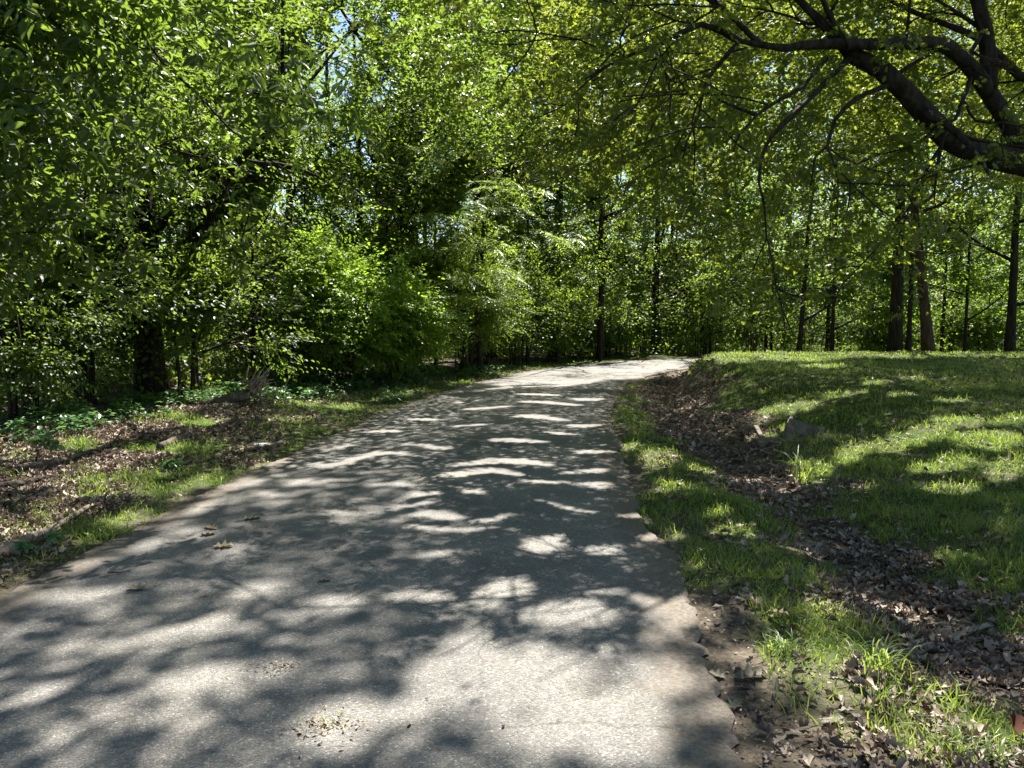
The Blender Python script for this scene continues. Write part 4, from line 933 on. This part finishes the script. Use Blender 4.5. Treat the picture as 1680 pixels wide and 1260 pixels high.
def culvert():
    p = gp(1275, 722); t = thing('concrete_culvert', 'small grey concrete drain end half buried in the grassy swale', 'culvert', p)
    def wall(a, b_, h0, h1, th, name):
        a, b_ = np.array(a), np.array(b_); mb = MB(); d = unit(b_ - a); nrm = np.array([d[1], -d[0], 0]) * th
        mb.hull_box([a + (0, 0, -.15), b_ + (0, 0, -.15), b_ + nrm + (0, 0, -.15), a + nrm + (0, 0, -.15), a + (0, 0, h0), b_ + (0, 0, h1), b_ + nrm + (0, 0, h1), a + nrm + (0, 0, h0)])
        o = mb.build(name, M['concrete'], t, p, False)
        bv = o.modifiers.new('edge_wear', 'BEVEL'); bv.width = .012; bv.segments = 2
    a = gp(1252, 728); b_ = gp(1236, 712)
    wall(a, b_, .02, .13, .06, 'wing_wall')
    a = gp(1287, 712); b_ = gp(1297, 697)
    wall(a, b_, .12, .15, .05, 'wing_wall')
    # tilted slab face leaning back into the bank
    mb = MB(); c = gp(1308, 714)
    q4 = [np.array(v) for v in [(-.25,-.18,-.06),(.14,-.28,-.08),(.42,.12,.08),(.0,.30,.19)]]
    n_ = unit(np.cross(q4[1] - q4[0], q4[3] - q4[0])) * .06
    mb.hull_box([c + v - n_ for v in q4] + [c + v for v in q4]); o = mb.build('slab', M['concrete'], t, p, False)
    bv = o.modifiers.new('edge_wear', 'BEVEL'); bv.width = .012; bv.segments = 2
    mb = MB(); c = gp(1270, 726)
    mb.hull_box([c + v for v in [(-.22,-.10,-.1),(.16,-.12,-.1),(.20,.22,-.1),(-.2,.24,-.1),(-.22,-.10,.012),(.16,-.12,.018),(.20,.22,.03),(-.2,.24,.02)]]); mb.build('apron', M['concrete'], t, p, False)
culvert()
p = gp(1468, 592); mb = MB(); mb.tube([p + (0, 0, -.1), p + (.01, 0, .1), p + (-.02, .02, .24), p + (.05, 0, .33)], [.15, .12, .10, .03], 9, step=.05, wob=.18)
mb.tube([p + (.05, 0, .1), p + (.22, -.05, .16)], [.06, .02], 6); mb.tube([p + (-.05, 0, .08), p + (-.25, .02, .05)], [.05, .02], 6)
o = mb.build('tree_stump', M['dark_wood'], None, p); o.location = p; tag(o, 'small black jagged stump sitting on the lawn crest', 'stump')

def tuft(label, u, v, n, h, wd, spread, lean=.5):
    p = gp(u, v); az = rng.uniform(0, 6.28, n); A = np.column_stack([np.cos(az) * lean * rng.random(n), np.sin(az) * lean * rng.random(n), np.ones(n)])
    Nn = np.column_stack([np.cos(az), np.sin(az), np.full(n, .1)]); S = h * rng.uniform(.55, 1.05, n)
    P = p + np.column_stack([rng.normal(size=(n, 2)) * spread, np.full(n, -.01)])
    vv, fs, lp = instance(P, A, Nn, S, T_BLADE2, np.full(n, wd)); o = link_mesh('grass_tuft', vv, fs, lp, M['grass'], None, True, p); o.location = p
    tag(o, label, 'grass tuft')
tuft('tall lone grass tuft with arching blades in front of the concrete drain', 1318, 792, 14, .44, .016, .03)
tuft('sunlit clump of upright blades between the dark litter and the bare soil', 1440, 1092, 80, .17, .0065, .06)
tuft('sunlit grass clump beside the asphalt edge under a curled tan leaf', 1285, 1075, 60, .13, .008, .045)
tuft('bright clump of wide blades in the lowest corner beside the red leaf', 1590, 1240, 90, .13, .007, .05)

def leaf_thing(label, u, v, size, mat, rot=0., tilt=.15, lift=.001, onroad=True, curl=.6, tm=T_OAK):
    p = gp(u, v); 
    if onroad: p = road_z(p)
    size *= .85
    A = np.array([[math.cos(rot), math.sin(rot), tilt * .25]]); Nn = np.array([[rng.normal() * tilt * .5, rng.normal() * tilt * .5, 1.0]])
    lift += .12 * size * tilt
    tv = tm[0].copy(); tv[:, 2] = tv[:, 2] * 1.0 + curl * (np.abs(tv[:, 0]) * .45 + (tv[:, 1] - .5) ** 2 * .5)
    vv, fs, lp = instance(p[None] + (0, 0, lift) - A * size * .5, A, Nn, np.array([size]), (tv, tm[1])); 
    o = link_mesh('fallen_leaf', vv, fs, lp, M[mat], None, True, p); o.location = p; tag(o, label, 'leaf'); return o
leaf_thing('tan lobed leaf flat in a sunny spot on the asphalt, nearer of the tan pair', 366, 911, .17, 'tan_leaf', .2)
leaf_thing('tan curled leaf on the asphalt, second of the pair and partly shaded', 347, 879, .16, 'tan_leaf', 2.6)
leaf_thing('brown crumpled leaf half hidden behind the tan pair', 340, 890, .14, 'dry_leaf', .3)
leaf_thing('dark curled leaf just beyond the tan pair toward the middle of the road', 412, 864, .17, 'grey_leaf', .5)
leaf_thing('grey-green oak leaf lying on asphalt near the soil edge', 1182, 1186, .12, 'grey_leaf', -.4)
leaf_thing('long twisted grey leaf touching the grey-green oak leaf', 1203, 1163, .12, 'grey_leaf', .7, .4)
leaf_thing('torn grey leaf on the asphalt edge behind the twisted one', 1176, 1112, .11, 'grey_leaf', 2.4, .3)
leaf_thing('large folded dull leaf with a dark underside at the soil edge', 1228, 1112, .17, 'grey_leaf', .05, .4)
leaf_thing('pale rolled leaf lying on the shaded soil shoulder', 1365, 1187, .13, 'grey_leaf', .3, .5)
leaf_thing('tan curled leaf standing at the start of the grass', 1277, 1020, .13, 'tan_leaf', -.7, .5, .04, False)
leaf_thing('big dark red leaf lit from behind in the lowest corner', 1662, 1218, .17, 'red_leaf', 1.0, .7, .05, False, 1.6)
leaf_thing('dark upright leaf casting a shadow among sunlit grass', 1517, 1190, .10, 'red_leaf', 1.5, 1.5, .05, False)
leaf_thing('pale whitish leaf lying in the middle of the shaded road', 531, 971, .11, 'grey_leaf', .1, .1)
leaf_thing('small pale leaf alone in the shade left of the road middle', 338, 994, .06, 'tan_leaf', .1, .1)
leaf_thing('dark narrow leaf near the outer edge of the asphalt in shade', 190, 952, .12, 'dry_leaf', .1, .3, tm=T_LONG)
leaf_thing('greyish leaf lying flat between the dark narrow leaf and small pale leaf', 226, 983, .15, 'grey_leaf', 2.9, .3)
leaf_thing('tiny red leaf scrap in the broad sunny patch', 700, 1171, .022, 'red_leaf', .4, .2, tm=T_HEX)
leaf_thing('small red leaf scrap at the near rim of the sunny patch', 826, 1216, .03, 'red_leaf', 1.4, .2, tm=T_HEX)
leaf_thing('yellow-brown leaf crumb in the road shade ahead of the sunny patch', 792, 950, .05, 'tan_leaf', .6, .2)
def debris(label, u, v, n, sx, sy, mats, extra=0):
    p = road_z(gp(u, v)); t = thing('leaf_debris', label, 'leaf debris', p)
    for mt, nm, k in mats:
        P = p + np.column_stack([rng.standard_t(2.2, size=k).clip(-6, 6) * sx, rng.standard_t(2.2, size=k).clip(-6, 6) * sy, .004 + .015 * rng.random(k)])
        vv, fs, lp = instance(P, rng.normal(size=(k, 3)) * (1, 1, .3), jitter(np.tile([0, 0, 1.0], (k, 1)), .5), rng.uniform(.006, .026, k), T_LONG if nm == 'chaff' else T_HEX)
        link_mesh(nm, vv, fs, lp, M[mt], t, True, p)
debris('scatter of reddish and straw leaf scraps with a bit of green on the sunlit asphalt', 535, 1218, 0, .07, .035, [('red_leaf', 'scrap', 34), ('tan_leaf', 'chaff', 120), ('bright_leaf', 'green_bit', 16)])
debris('small heap of brown chaff on the asphalt at a shadow edge', 462, 1118, 0, .045, .03, [('dry_leaf', 'chaff', 140)])
# sprouts
def sprout(label, u, v, n, h, leaf):
    p = gp(u, v); t = thing('seedling', label, 'seedling', p); mb = MB(); O = []
    for k in range(n):
        e = p + np.array([rng.normal() * h * .4, rng.normal() * h * .4, h * rng.uniform(.6, 1.1)]); mb.tube([p, (p + e) / 2 + rng.normal(size=3) * .01, e], [.004, .003, .002], 4); O.append(e)
    mb.build('stem', M['dark_wood'], t, p); O = np.array(O)
    v, fs, lp = leaves_from_sprays(O, rng.normal(size=(n, 3)) * (1, 1, .2), 'cluster', .16, leaf, T_HEX, filt=False); link_mesh('foliage', v, fs, lp, M['cover_leaf'], t, True, p)
sprout('small pale green seedling in front of the crooked dead branch', 62, 912, 2, .10, .06)
sprout('bright seedling standing in the grass halfway along the leaf bank', 292, 785, 3, .22, .08)
sprout('green sprout beside the short dark log', 58, 760, 3, .25, .09)
# dead twigs caught in the oak fork
c0 = at(1645, 105, 8.6); mb = MB()
for k in range(26):
    e = c0 + np.array([-.35 + .5 * rng.random(), rng.normal() * .12, rng.normal() * .1 - .05 * k / 26]); mb.tube([c0 + rng.normal(size=3) * .04, (c0 + e) / 2 + rng.normal(size=3) * .03, e], [.005, .004, .002], 4)
o = mb.build('twig_bundle', M['red_bark'], None, c0); o.location = c0; tag(o, 'bundle of dry reddish twigs caught between the oak limbs', 'twigs')
